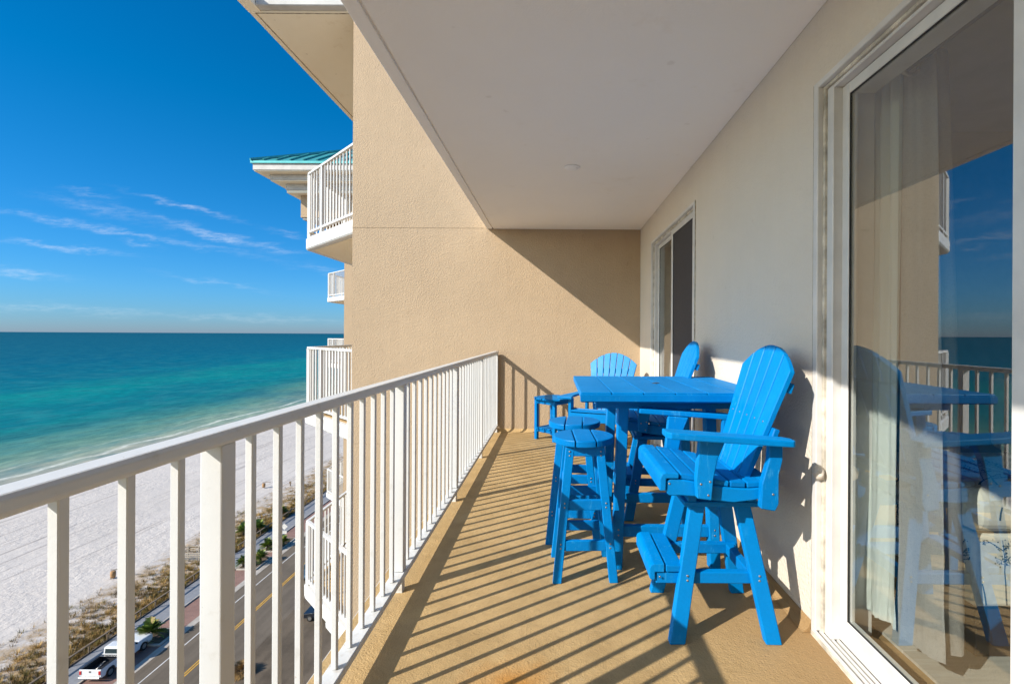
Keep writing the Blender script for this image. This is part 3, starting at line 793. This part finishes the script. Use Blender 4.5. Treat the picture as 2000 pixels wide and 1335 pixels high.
w2 = wing('condo_wing', 'farther tan wing under a teal metal roof, beyond the near wing', -8.73, 20.0, 12, 6.0, 6.98, (1, 0, -1, -2, -3, -4, -5), 0)
z = 0-GZ
def stepped(x, y, z0, z1, name, mat, top=None):
    k = MB(); k.box(x, 14.0, y, 12.5, z+z0, z+z1, .015); return k.build(name, mat, w2)
EO = -11.77+8.73
for nm, dx, y0_, za, zb, mt, bv in (('fascia', 0, -1.23, 7.63, 7.97, 'trim', .015), ('upper_soffit', .03, -1.19, 7.60, 7.629, 'soffit', 0), ('cornice', .41, -.82, 7.38, 7.599, 'trim', .02),
        ('middle_soffit', .44, -.79, 7.35, 7.379, 'soffit', 0), ('cornice', .82, -.41, 7.10, 7.349, 'trim', .02), ('lower_soffit', .85, -.38, 6.99, 7.099, 'soffit', .01)):
    k = MB(); k.box(EO+dx, 14-dx, y0_, 14-dx, z+za, z+zb, bv); k.build(nm, M[mt], w2)
k = MB(); k.box(-1.80, .6, -.03, .45, z+6.08, z+6.989, .01); k.box(-1.80, -1.30, .451, 6.0, z+6.08, z+6.989, .01); k.build('dropped_beam', M['wall_tan'], w2)
k = MB(); k.box(-1.74, .6, .02, .40, z+6.0, z+6.079, .01); k.build('beam_trim', M['trim'], w2)
# hipped standing-seam roof
k = MB(); sl = .52; x0, y0, x1, y1, zz = EO-.06, -1.29, 14.1, 14.1, z+7.975
hh = sl*7.5
k.bm.faces.new([k.bm.verts.new(v) for v in ((x0, y0, zz), (x1, y0, zz), (x1-7.5, y0+7.5, zz+hh), (x0+7.5, y0+7.5, zz+hh))])
k.bm.faces.new([k.bm.verts.new(v) for v in ((x0, y1, zz), (x0, y0, zz), (x0+7.5, y0+7.5, zz+hh), (x0+7.5, y1-7.5, zz+hh))])
k.box(x0, x1, y0, y0+.1, zz-.09, zz-.004); k.box(x0, x0+.1, y0+.101, y1, zz-.09, zz-.004)
i = 0
xx = x0+.5
while xx < x1-7.6:
    ln = min(7.5, xx-x0)
    k.bar((xx, y0, zz+.03), (xx, y0+ln, zz+.03+sl*ln), .05, .07); xx += .52
yy = y0+.5
while yy < y1-7.6:
    ln = min(7.5, yy-y0); k.bar((x0, yy, zz+.03), (x0+ln, yy, zz+.03+sl*ln), .05, .07); yy += .52
k.bar((x0, y0, zz+.04), (x0+7.5, y0+7.5, zz+hh+.04), .14, .08)
k.build('roof', M['teal_roof'], w2)

# ------------------------------------------------------------------ ground, road, beach, sea
def g(px, py, dz=0):
    t = (32.0-dz)/(py-653); return Vector(((px-1084)*t, 944*t, GZ+dz))
def m_sand():
    m, nt, N, L, P = nodes('white_sand')
    v = coords(N, L, world=True)
    a = noise(N, L, v, .05, 6, .6); b = noise(N, L, v, 1.3, 6, .7)
    c = ramp(N, L, a, [(.3, (.50, .455, .415)), (.7, (.57, .52, .475))])
    c = mix(N, L, .6, c, ramp(N, L, noise(N, L, v, 2.6, 7, .8), [(.36, (.55, .50, .48)), (.45, (1, 1, 1))]), 'MULTIPLY')
    # tyre and rake lines along the shore, slightly askew
    rot = N.new('ShaderNodeMapping'); rot.inputs['Rotation'].default_value = (0, 0, R(4)); rot.inputs['Scale'].default_value = (1.1, .012, 1); L.new(N.new('ShaderNodeNewGeometry').outputs['Position'], rot.inputs[0])
    tl = noise(N, L, rot.outputs[0], 1.2, 4, .75)
    pat = noise(N, L, v, .03, 3)
    tlm = mathn(N, L, 'MULTIPLY', ramp(N, L, tl, [(.55, (0,)), (.63, (1,))]), ramp(N, L, pat, [(.38, (0,)), (.56, (.85,))]))
    c = mix(N, L, mathn(N, L, 'MULTIPLY', tlm, .8), c, (.24, .205, .185))
    sp = N.new('ShaderNodeSeparateXYZ'); L.new(v, sp.inputs[0])
    # litter and roots under the dune grass
    dz = mathn(N, L, 'MULTIPLY', mathn(N, L, 'ADD', mathn(N, L, 'ADD', sp.outputs[0], 57.0), mathn(N, L, 'MULTIPLY', mathn(N, L, 'SUBTRACT', b, .5), 7)), .25, True)
    dz = mathn(N, L, 'MULTIPLY', dz, ramp(N, L, noise(N, L, v, .55, 7, .7), [(.42, (0,)), (.56, (.9,))]))
    c = mix(N, L, dz, c, (.31, .205, .095))
    # wet sand towards the water
    s = mathn(N, L, 'ADD', mathn(N, L, 'MULTIPLY', sp.outputs[0], -1), mathn(N, L, 'MULTIPLY', a, 8))
    wet = mathn(N, L, 'MULTIPLY', mathn(N, L, 'SUBTRACT', s, 108), .14, True)
    c = mix(N, L, wet, c, (.40, .36, .30))
    L.new(c, P.inputs['Base Color']); P.inputs['Roughness'].default_value = .9; P.inputs['Specular IOR Level'].default_value = .15
    h = mathn(N, L, 'ADD', b, mathn(N, L, 'MULTIPLY', noise(N, L, v, 4, 4), .5))
    ftm = ramp(N, L, noise(N, L, v, .07, 4, .6), [(.42, (0,)), (.58, (1,))])
    fp = mathn(N, L, 'MULTIPLY', noise(N, L, coords(N, L, (1.5, 1.1, 1), True), 1.0, 3, .6), mathn(N, L, 'MULTIPLY', ftm, 3.2))
    h = mathn(N, L, 'ADD', h, fp)
    h = mathn(N, L, 'SUBTRACT', h, tlm)
    bump(N, L, P, h, .32, .18)
    return m
def m_sea():
    m, nt, N, L, P = nodes('gulf_water')
    v = coords(N, L, world=True)
    sp = N.new('ShaderNodeSeparateXYZ'); L.new(v, sp.inputs[0])
    s0 = mathn(N, L, 'MULTIPLY', sp.outputs[0], -1)
    n1 = noise(N, L, coords(N, L, (.012, .0035, 1), True), 1, 5, .6)
    n2 = noise(N, L, coords(N, L, (.06, .016, 1), True), 1, 5, .6)
    s = mathn(N, L, 'MULTIPLY', s0, mathn(N, L, 'ADD', .72, mathn(N, L, 'MULTIPLY', n1, .56)))
    s = mathn(N, L, 'ADD', s, mathn(N, L, 'MULTIPLY', mathn(N, L, 'SUBTRACT', n2, .5), 26))
    t = mathn(N, L, 'DIVIDE', 111.0, mathn(N, L, 'MAXIMUM', s, 60.0))
    c = ramp(N, L, t, [(.0, (.002, .068, .115)), (.06, (.001, .082, .138)), (.20, (.0, .100, .165)), (.30, (.0, .125, .180)), (.36, (.001, .145, .19)), (.415, (.003, .20, .20)),
                       (.47, (.002, .185, .20)), (.55, (.003, .165, .19)), (.61, (.010, .175, .18)), (.65, (.02, .155, .165)), (.70, (.06, .21, .185)), (.76, (.11, .235, .185)), (.83, (.19, .285, .22)), (.92, (.29, .335, .255)), (1.0, (.36, .35, .28))])
    wv = noise(N, L, coords(N, L, (.55, .16, 1), True), 1, 6, .65)
    c = mix(N, L, .75, c, ramp(N, L, wv, [(.36, (.62, .70, .76)), (.60, (1.12, 1.10, 1.08))]), 'MULTIPLY')
    wv2 = noise(N, L, coords(N, L, (.16, .10, 1), True), 1, 7, .7)
    c = mix(N, L, .6, c, ramp(N, L, wv2, [(.38, (.66, .74, .80)), (.58, (1.12, 1.10, 1.08))]), 'MULTIPLY')
    pt = noise(N, L, coords(N, L, (.013, .009, 1), True), 1, 8, .68); pt2 = noise(N, L, coords(N, L, (.075, .05, 1), True), 1, 7, .7)
    c = mix(N, L, ramp(N, L, pt, [(.46, (0,)), (.60, (.8,))]), c, mix(N, L, .55, c, (.006, .095, .15)))
    c = mix(N, L, ramp(N, L, pt2, [(.48, (0,)), (.62, (.55,))]), c, mix(N, L, .5, c, (.05, .23, .25)))
    # foam of the small breaker
    nf = noise(N, L, coords(N, L, (.03, .03, 1), True), 1, 3)
    sf = mathn(N, L, 'ADD', s0, mathn(N, L, 'MULTIPLY', mathn(N, L, 'SUBTRACT', nf, .5), 14))
    nt2 = noise(N, L, coords(N, L, (1.1, .5, 1), True), 1, 6, .75)
    tot = None
    for (cx_, wd, op) in ((121.5, 1.0, .9), (115.0, .4, .3), (130.5, .6, .25)):
        d = mathn(N, L, 'DIVIDE', mathn(N, L, 'ABSOLUTE', mathn(N, L, 'SUBTRACT', sf, cx_)), wd)
        q = mathn(N, L, 'MULTIPLY', mathn(N, L, 'SUBTRACT', 1.25, d, True), op)
        tot = q if tot is None else mathn(N, L, 'MAXIMUM', tot, q)
    br = noise(N, L, coords(N, L, (.0, .035, 1), True), 1, 2)
    fo = mathn(N, L, 'MULTIPLY', mathn(N, L, 'MULTIPLY', tot, ramp(N, L, nt2, [(.36, (.1,)), (.58, (1,))])), ramp(N, L, br, [(.38, (.15,)), (.55, (1,))]))
    c = mix(N, L, fo, c, (.72, .72, .64))
    L.new(c, P.inputs['Base Color']); P.inputs['Roughness'].default_value = .6; P.inputs['Specular IOR Level'].default_value = .03; P.inputs['Specular Tint'].default_value = (.2, .7, 1, 1)
    bump(N, L, P, mathn(N, L, 'ADD', wv, nt2), .25, .6)
    return m
def m_asphalt(name, col, stain=.5):
    m, nt, N, L, P = nodes(name); v = coords(N, L, world=True)
    a = noise(N, L, v, .25, 7, .65); b = noise(N, L, coords(N, L, (1.2, .04, 1), True), 1, 4, .6); c2 = noise(N, L, v, 9, 4, .7)
    c = ramp(N, L, a, [(.3, tuple(x*(1-stain) for x in col)), (.65, col)])
    c = mix(N, L, .5, c, ramp(N, L, b, [(.35, (.62,)), (.6, (1,))]), 'MULTIPLY')
    c = mix(N, L, .4, c, ramp(N, L, c2, [(.4, (.7,)), (.6, (1,))]), 'MULTIPLY')
    L.new(c, P.inputs['Base Color']); P.inputs['Roughness'].default_value = .9; P.inputs['Specular IOR Level'].default_value = .2; return m
def m_brick():
    m, nt, N, L, P = nodes('brick_pavers'); v = coords(N, L, world=True)
    br = N.new('ShaderNodeTexBrick'); br.inputs['Scale'].default_value = 1; br.inputs['Brick Width'].default_value = .22; br.inputs['Row Height'].default_value = .11; br.inputs['Mortar Size'].default_value = .008
    br.inputs['Color1'].default_value = (.27, .135, .10, 1); br.inputs['Color2'].default_value = (.22, .115, .09, 1); br.inputs['Mortar'].default_value = (.25, .2, .17, 1); L.new(v, br.inputs['Vector'])
    L.new(mix(N, L, .5, br.outputs['Color'], ramp(N, L, noise(N, L, v, .6, 6), [(.35, (.6,)), (.6, (1,))]), 'MULTIPLY'), P.inputs['Base Color'])
    P.inputs['Roughness'].default_value = .9; return m
M['sand'] = m_sand(); M['sea'] = m_sea(); M['asphalt'] = m_asphalt('road_asphalt', (.17, .138, .105), .25); M['lot'] = m_asphalt('lot_asphalt', (.16, .125, .09), .45)
M['brick'] = m_brick(); M['concrete'] = simple('kerb_concrete', (.40, .36, .31), .9, var=.12, scale=1.2, world=True)
M['walk'] = simple('grey_boards', (.22, .225, .24), .85, var=.08, scale=2, world=True); M['paint_white'] = simple('road_white', (.62, .60, .57), .7, var=.12, scale=2, world=True); M['paint_yellow'] = simple('road_yellow', (.62, .33, .03), .7, var=.12, scale=2, world=True)
M['timber'] = simple('weathered_timber', (.17, .125, .085), .9, var=.2, scale=3, world=True)
M['timber_pale'] = simple('pale_timber', (.36, .31, .25), .9, var=.2, scale=3, world=True)
YN, YF = -60, 3000
# one ground sheet: land and beach sloping under the sea
bm = bmesh.new()
xs = [3000, 100, 0, -20, -46, -54, -60, -75, -90, -100, -106, -112, -120, -140, -400]
zs = [0, 0, 0, 0, 0, .25, .15, .02, 0, -.02, -.12, -.34, -.8, -2.5, -12]
ys = [-3000, -60, 0, 20, 40, 60, 80, 100, 120, 150, 200, 300, 500, 900, 1600, 6000]
gv = [[bm.verts.new((x, y, GZ-.02+z_)) for x, z_ in zip(xs, zs)] for y in ys]
for j in range(len(ys)-1):
    for i in range(len(xs)-1): bm.faces.new((gv[j][i+1], gv[j][i], gv[j+1][i], gv[j+1][i+1])).smooth = True
k = MB(); k.bm.free(); k.bm = bm; struct(k.build('ground', M['sand']))
k = MB(); k.quad((-104, -40000, GZ-.27), (-104, 60000, GZ-.27), (-90000, 60000, GZ-.27), (-90000, -40000, GZ-.27)); struct(k.build('sea', M['sea']))
k = MB(); k.sheet(-39.3, -30.1, YN, YF, GZ+.02); struct(k.build('road', M['asphalt']))
k = MB(); k.sheet(-30.1, 60, YN, 400, GZ+.016); struct(k.build('parking_lot', M['lot']))
k = MB(); k.sheet(-40.1, -39.3, YN, YF, GZ+.028); struct(k.build('gutter', M['concrete']))
k = MB(); k.sheet(-43.0, -40.1, YN, YF, GZ+.032); struct(k.build('brick_pavement', M['brick']))
k = MB(); k.box(-43.2, -43.0, YN, YF, GZ-.1, GZ+.16, .02); struct(k.build('walkway_kerb', M['concrete']))
k = MB(); k.box(-46.0, -43.2, YN, YF, GZ-.1, GZ+.12); struct(k.build('sidewalk', M['walk']))
k = MB()
for dx in (-.13, .13): k.sheet(-34.5+dx-.06, -34.5+dx+.06, YN, YF, GZ+.026)
struct(k.build('yellow_road_line', M['paint_yellow']))
k = MB(); k.sheet(-37.86, -37.74, YN, 71.0, GZ+.026); k.sheet(-37.86, -37.74, 78, YF, GZ+.026)
k.quad((-37.86, 71, GZ+.026), (-37.74, 71, GZ+.026), (-37.1, 73, GZ+.026), (-37.3, 73, GZ+.026))
struct(k.build('white_road_line', M['paint_white']))

# islands with palms in the brick strip
def island(x0, x1, y0, y1, label):
    k = MB(); k.box(x0, x1, y0, y1, GZ-.05, GZ+.19, .06, seg=2); k.box(x0+.22, x1-.22, y0+.22, y1-.22, GZ+.10, GZ+.205, 0, 1)
    tag(k.build('planter_island', [M['concrete'], M['mulch']]), label, 'planter', 'kerbed planter islands along the road')
M['mulch'] = simple('mulch', (.13, .085, .05), .95, var=.3, scale=3, world=True)
island(-42.9, -40.15, 49.3, 52.2, 'kerbed planter in front of the white pickup')
island(-42.9, -40.15, 65.2, 69.0, 'kerbed planter holding two palms, nearer of the pair past the pickup')
island(-42.9, -40.15, 70.6, 75.4, 'kerbed planter with the street sign, second past the pickup')
M['palm'] = simple('palm_leaf', (.19, .26, .04), .5, var=.35, scale=2)
M['palm_dry'] = simple('dry_palm_leaf', (.30, .23, .08), .7, var=.3, scale=2)
M['bark'] = simple('palm_bark', (.14, .10, .06), .9, var=.3, scale=12)
def palm(p, h, rad, label, seed):
    rnd = random.Random(seed)
    r = empty('palm_shrub', p, label=label, cat='palm', group='low palms along the road')
    k = MB()
    for i in range(70):
        az = rnd.uniform(0, 6.283); el = rnd.uniform(.15, 1.35); ln = rad*rnd.uniform(.75, 1.15)
        d = Vector((math.cos(az)*math.cos(el), math.sin(az)*math.cos(el), math.sin(el)))
        side = Vector((-math.sin(az), math.cos(az), 0))
        p0 = Vector((0, 0, h*.45)); pts = [p0+d*ln*t+Vector((0, 0, -.55*ln*t*t*math.cos(el))) for t in (0, .3, .6, 1)]
        mi = 1 if rnd.random() < .12 else 0
        for j in range(7):       # leaflets fan along the rib
            t = .25+.11*j; q = p0+d*ln*t+Vector((0, 0, -.55*ln*t*t*math.cos(el)))
            for s in (-1, 1):
                e = q+side*s*ln*.30*(1.1-t*.6)+d*ln*.16+Vector((0, 0, -.06*ln))
                wv = d*ln*.06
                k.quad(q-wv, q+wv, e+wv*.3, e-wv*.3, mi)
        for a, b in zip(pts[:-1], pts[1:]): k.quad(a-side*.012, a+side*.012, b+side*.008, b-side*.008, mi)
    k.build('crown', [M['palm'], M['palm_dry']], r)
    k = MB(); k.lathe([(.16, 0), (.15, h*.3), (.10, h*.6)], 10); k.build('trunk', M['bark'], r)
palm(g(294, 1250, .2), 1.5, 1.45, 'bushy green palm right in front of the white pickup', 1)
palm(g(478, 1108, .2), 1.2, 1.05, 'small green palm at the walkway side of the two-palm planter', 2)
palm(g(511, 1100, .2), 1.5, 1.15, 'taller green palm at the road side of the two-palm planter', 3)
palm(g(525, 1075, .2), 1.3, 1.2, 'bushy green palm beside the walkway, left of the street sign', 4)
palm(g(556, 1066, .2), 1.2, 1.0, 'green palm just behind the foot of the street sign', 5)
palm(Vector((-48.9, 76.1, GZ+.05)), 1.8, 1.5, 'dull green palm in the dune grass by the wooden steps', 6)
palm(Vector((-47.4, 77.4, GZ+.05)), 1.8, 1.4, 'dark green palm in the dunes hard against the walkway fence', 7)
palm(Vector((-47.5, 84.0, GZ+.05)), 1.8, 1.5, 'farthest green palm in the dunes beside the walkway fence', 8)

sg = empty('street_sign', g(558, 1060, .2), label='white diamond street sign on a thin pole seen from behind', cat='street sign')
M['sign_back'] = simple('sign_back', (.55, .56, .57), .4, .5)
k = MB(); k.tube([(0, 0, 0), (0, 0, 2.75)], .035, 8); k.build('pole', M['sign_back'], sg)
k = MB(); k.prism([(-.5, 2.35), (0, 1.85), (.5, 2.35), (0, 2.85)], 'y', -.045, -.037); k.build('diamond_plate', M['paint_white'], sg)
k = MB(); k.box(-.36, .36, -.045, -.037, 1.25, 1.72, .002); k.build('lower_plate', M['paint_white'], sg)

# fence along the walkway
fn = empty('walkway_fence', (-46.12, 60, GZ), label='low weathered timber rail fence between walkway and dunes', cat='fence')
k = MB()
for a, b in ((-30, 6.3), (10.5, 130)):
    k.bar((0, a, 1.02), (0, b, 1.02), .20, .08); k.bar((0, a, .12), (0, b, .12), .10, .24)
k.build('rail', M['timber'], fn)
ps = None
for i in range(76):
    y = -24+2.0*i
    if 6.4 < y < 10.4: continue
    if ps is None:
        k = MB(); k.box(-.05, .05, -.05, .05, 0, .99); ps = k.build('post', M['timber'], fn); o = ps
    else: o = ps.copy(); C.objects.link(o)
    o.location = (0, y, 0)
# walkover steps to the beach
wo = empty('dune_walkover', (-46.3, 68.4, GZ), label='wooden dune walkover with railings from walkway to sand', cat='boardwalk')
k = MB(); k.box(-6.3, 0, -1.0, 1.0, .30, .38)
for i in range(3): k.box(-6.7-.35*i, -6.35-.35*i, -1.0, 1.0, .22-.09*i, .28-.09*i)
for i in range(31): k.box(-6.3+.2*i+.02, -6.3+.2*i+.18, -1.0, 1.0, .381, .392)
k.build('deck', M['timber_pale'], wo)
for s in (-1, 1):
    k = MB()
    for i in range(5): k.box(-6.2+1.5*i, -6.1+1.5*i, s*1.0-.05, s*1.0+.05, -.1, 1.35)
    for zz in (.75, 1.05, 1.36): k.box(-6.4, 0.1, s*1.0-.03+s*.085, s*1.0+.03+s*.085, zz-.06, zz+.04)
    k.build('railing', M['timber_pale'], wo)
# litter barrels on the sand
M['barrel'] = simple('tan_barrel', (.40, .22, .09), .7, var=.2, scale=6)
def bins(p, label, flip=1):
    r = empty('litter_station', p, label=label, cat='litter bin', group='barrel stations on the sand')
    k = MB(); k.bar((.1, 0, -.1), (.1, 0, 1.35), .12, .12); k.bar((-.7, 0, 1.3), (.95, 0, 1.42), .09, .07); k.build('post', M['timber'], r)
    for x in (-.42*flip,):
        k = MB(); k.lathe([(.26, .32), (.29, .6), (.30, .8), (.28, 1.12), (.24, 1.15)], 14, mat=Matrix.Translation((x, 0, 0))); k.build('barrel', M['barrel'], r)
bins(g(230, 1136), 'tan barrel on a crossbar post standing in open sand near the dune edge')
bins(g(521, 957), 'far tan barrel on a post on white sand beyond the walkover')
k = MB(); k.box(-.08, .08, -.08, .08, -.1, 1.2); k.box(-.22, .22, -.1, -.085, .75, 1.15)
tag(k.build('marker_post', M['timber'], loc=g(569, 953)), 'short dark marker post at the dune edge beyond the barrel', 'post')

# dune grass (stuff)
M['dune_grass'] = simple('dune_grass', (.40, .25, .07), .8, var=.4, scale=.5, world=True)
M['dune_green'] = simple('dune_green', (.17, .145, .03), .8, var=.35, scale=.7, world=True)
rnd = random.Random(11)
k = MB(); bmv = k.bm
def tuft(x, y, s, n, mi):
    for _ in range(n):
        az = rnd.uniform(0, 6.283); r0 = rnd.uniform(0, .35)*s; h = s*rnd.uniform(.45, 1.0); lean = rnd.uniform(.15, .75)*h
        bx, by = x+math.cos(az)*r0, y+math.sin(az)*r0; w = .018*s+.012
        px_, py_ = -math.sin(az)*w, math.cos(az)*w
        z0 = GZ+.0
        f = bmv.faces.new([bmv.verts.new(v_) for v_ in ((bx-px_, by-py_, z0), (bx+px_, by+py_, z0), (bx+math.cos(az)*lean+px_*.2, by+math.sin(az)*lean+py_*.2, z0+h))])
        f.material_index = mi
clumps = [(-46.6-9.6*rnd.random()**1.25, 38+rnd.random()**1.35*150) for _ in range(720)]
for (cx_, cy_) in clumps:
    edge = (cx_+56.5)/8
    for _ in range(int(3+9*min(1, edge*1.6))):
        x = min(-46.4, cx_+rnd.gauss(0, .7)); y = cy_+rnd.gauss(0, 1.0)
        if 67.2 < y < 69.6: continue
        tuft(x, y, rnd.uniform(.25, .75), 26 if y < 90 else 14, 1 if rnd.random() < .28 else 0)
for _ in range(900):
    y = 38+rnd.random()**1.3*110
    if 67.2 < y < 69.6: continue
    tuft(rnd.uniform(-47.6, -46.4), y, rnd.uniform(.35, .75), 18, 1 if rnd.random() < .5 else 0)
tag(k.build('dune_grass', [M['dune_grass'], M['dune_green']]), 'dry golden dune grass in clumps on white sand along the walkway', 'grass', kind='stuff')

# ------------------------------------------------------------------ vehicles
M['car_white'] = simple('white_car_paint', (.66, .67, .68), .25, var=.02)
M['car_dark'] = simple('dark_car_paint', (.02, .025, .035), .2, .3)
M['car_blue'] = simple('grey_blue_car_paint', (.10, .15, .20), .2, .4)
M['car_glass'] = simple('car_glass', (.03, .045, .05), .08)
M['tyre'] = simple('tyre_rubber', (.015, .015, .015), .85)
M['rim'] = simple('alloy_rim', (.50, .50, .50), .3, .8)
M['tail'] = simple('tail_lamp', (.45, .02, .02), .25)
M['head'] = simple('head_lamp', (.75, .75, .75), .15)
M['bed'] = simple('bed_liner', (.012, .012, .016), .7)
def wheel(parent, x, y, rad, s):
    k = MB(); T = Matrix.Translation((x, y, rad)) @ Matrix.Rotation(R(90), 4, 'Y')
    k.lathe([(rad*.62, -.12), (rad*.95, -.12), (rad, -.08), (rad, .08), (rad*.95, .12), (rad*.62, .12)], 24, mat=T)
    wo_ = k.build('wheel', M['tyre'], parent)
    k = MB(); k.lathe([(.02, .085*s), (rad*.25, .10*s), (rad*.55, .122*s), (rad*.63, .122*s)][::1 if s > 0 else 1], 20, mat=T)
    for a in range(6): k.box(-.025, .025, rad*.12, rad*.58, .118*s-.006, .118*s+.006, mat=T @ Matrix.Rotation(a*math.pi/3, 4, 'Z'))
    k.build('rim', M['rim'], wo_)
def pickup(loc):
    r = empty('pickup_truck', loc, label='white pickup truck with open dark bed parked on the brick pavement', cat='pickup truck')
    w = .98
    # body side profile along y (front at +y)
    k = MB()
    arch = lambda cy, rr: [(cy-rr, .42), (cy-rr*.8, .72), (cy-rr*.4, .88), (cy+rr*.4, .88), (cy+rr*.8, .72), (cy+rr, .42)]
    low = [(-2.78, .55), (-2.70, .45)]+arch(-1.80, .52)+arch(1.88, .52)+[(2.75, .42), (2.88, .60), (2.90, .95), (2.80, 1.12), (1.55, 1.22)]
    for s in (-1, 1):
        k.prism(low+[(.35, 1.24), (.35, 1.22), (-2.80, 1.24)], 'x', s*w, s*(w-.10), .02)
    k.prism([(2.88, .60), (2.90, .95), (2.80, 1.12), (1.40, 1.225), (1.40, .5)], 'x', -(w-.101), w-.101, .03)      # bonnet block
    k.box(-(w-.101), w-.101, -.62, 1.399, .45, 1.20, .01)          # cab lower
    k.build('body', M['car_white'], r)
    k = MB()     # cab greenhouse
    k.prism([(-.66, 1.21), (1.22, 1.23), (.55, 1.78), (.30, 1.86), (-.45, 1.86), (-.58, 1.80)], 'x', -.80, .80, .05, seg=2)
    for i in range(7): k.box(-.6+i*.19, -.5+i*.19, -.40, .30, 1.859, 1.872, .005)
    k.build('cab', M['car_white'], r)
    k = MB(); k.bar((0, -.652, 1.33), (0, -.596, 1.72), 1.30, .02, (0, 1, 0)); k.build('rear_window', M['car_glass'], r)
    k = MB(); k.quad((-.68, 1.20, 1.275), (.68, 1.20, 1.275), (.62, .62, 1.755), (-.62, .62, 1.755)); k.build('windscreen', M['car_glass'], r)
    for s in (-1, 1):
        k = MB(); k.prism([(-.45, 1.32), (.95, 1.32), (.45, 1.75), (-.40, 1.75)], 'x', s*.803, s*.806); k.build('side_window', M['car_glass'], r)
        wheel(r, s*.86, -1.80, .40, s); wheel(r, s*.86, 1.88, .40, s)
        k = MB(); k.box(s*.80-.10+s*.075, s*.80+.10+s*.075, -2.835, -2.79, .78, 1.14, .015); k.build('tail_light', M['tail'], r)
        k = MB(); k.box(s*.72-.14, s*.72+.14, 2.86, 2.915, .80, 1.0, .02); k.build('headlight', M['head'], r)
        k = MB(); k.box(s*1.0, s*1.2, .78, .90, 1.28, 1.45, .03); k.build('mirror', M['tyre'], r)
    k = MB(); k.box(-(w-.101), w-.101, -2.72, -.63, .60, .70); k.box(-(w-.13), w-.13, -.70, -.66, .70, 1.18)
    for s in (-1, 1): k.box(s*(w-.102), s*(w-.13), -2.72, -.70, .70, 1.20)
    for s in (-1, 1): k.box(s*(w-.005), s*(w-.13), -2.74, -.68, 1.245, 1.262)
    k.build('bed', M['bed'], r)
    k = MB(); k.box(-(w-.102), w-.102, -2.80, -2.725, .60, 1.23, .015); k.box(-.55, .55, -2.812, -2.801, .78, .80); 
    tg = k.build('tailgate', M['car_white'], r)
    k = MB(); k.lathe([(.11, 0), (.10, .012)], 20, mat=Matrix.Translation((0, -2.801, 1.02)) @ Matrix.Rotation(R(90), 4, 'X') @ Matrix.Diagonal((1, .5, 1, 1))); k.box(-.1, .1, -2.812, -2.8005, 1.12, 1.16); k.build('badge', M['tyre'], tg)
    k = MB(); k.box(-.95, .95, -2.96, -2.81, .42, .62, .03); k.build('bumper', M['rim'], r)
    k = MB(); k.bar((-.80, -.95, 1.27), (.80, -.95, 1.27), .07, .05); k.build('rack_bar', M['rim'], r)
    return r
tk = pickup((-42.2, 46.85, GZ+.032))
# gear lying in the truck bed
gr = empty('bicycle', (-42.45, 45.1, GZ+.032+.70), R(20), label='dark bicycle lying in the bed of the white pickup', cat='bicycle')
for y in (-.5, .5):
    k = MB(); k.tube([(.32*math.cos(a*.3142), y+.32*math.sin(a*.3142), .05+.10*math.cos(a*.3142)) for a in range(21)], .022, 6); k.build('wheel', M['tyre'], gr)
k = MB(); k.tube([(0, -.5, .08), (.15, 0, .25), (0, .5, .08)], .02, 6); k.tube([(.15, 0, .25), (.3, -.25, .3), (0, -.5, .08)], .02, 6); k.tube([(.3, -.25, .3), (.3, .35, .3), (0, .5, .08)], .02, 6); k.tube([(.30, .35, .30), (.42, .35, .34)], .015, 6); k.build('frame', M['rim'], gr)
def car(loc, rz, paint, label, name='parked_car'):
    r = empty(name, loc, rz, label=label, cat='car')
    k = MB(); k.prism([(-2.2, .35), (2.2, .32), (2.28, .6), (2.15, .80), (1.2, .93), (-1.6, .98), (-2.2, .92), (-2.28, .6)], 'x', -.88, .88, .07, seg=3); k.build('body', paint, r, smooth=False)
    k = MB(); k.prism([(-1.75, .96), (1.15, .92), (.45, 1.38), (-.9, 1.42), (-1.35, 1.32)], 'x', -.76, .76, .10, seg=3); k.build('cab', paint, r)
    for s in (-1, 1):
        k = MB(); k.prism([(-1.40, 1.0), (.85, .98), (.38, 1.31), (-.88, 1.35)], 'x', s*.762, s*.766); k.build('side_window', M['car_glass'], r)
        wheel(r, s*.80, -1.35, .33, s); wheel(r, s*.80, 1.38, .33, s)
    k = MB(); k.bar((0, .54, 1.335), (0, 1.02, 1.02), 1.25, .012, (0, 0, 1)); k.build('windscreen', M['car_glass'], r)
    k = MB(); k.bar((0, -1.40, 1.31), (0, -1.66, 1.06), 1.25, .012, (0, 0, 1)); k.build('rear_window', M['car_glass'], r)
    return r
car(Vector((-32.4, 64.5, GZ+.02)), R(180), M['car_blue'], 'grey blue car in the near lane of the road, past the lower balcony', 'car')
car(Vector((-25.7, 54.6, GZ+.016)), R(90), M['car_dark'], 'dark car parked under the lower balcony in the lot')
# dry bush at the lot edge
M['dry_bush'] = simple('dry_bush', (.30, .18, .06), .8, var=.3, scale=3)
rb = empty('dry_bush', (-29.35, 45.5, GZ+.02), label='round straw coloured bush at the edge of the parking lot', cat='bush')
k = MB(); rnd = random.Random(3)
for i in range(1500):
    az = rnd.uniform(0, 6.283); u_ = rnd.uniform(0, 1); el = math.asin(u_); rr = 1.25*rnd.uniform(.55, 1.05)
    d = Vector((math.cos(az)*math.cos(el), math.sin(az)*math.cos(el), math.sin(el)*1.0)); s = Vector((-math.sin(az), math.cos(az), .3)).normalized()*.035
    p = d*rr*.72; q = d*rr+Vector((0, 0, -.10*rr))
    k.quad(p-s, p+s, q+s*.3, q-s*.3)
k.build('crown', M['dry_bush'], rb)
k = MB(); k.tube([(0, 0, -.05), (0, 0, .8)], [.09, .05], 8); k.build('trunk', M['bark'], rb)
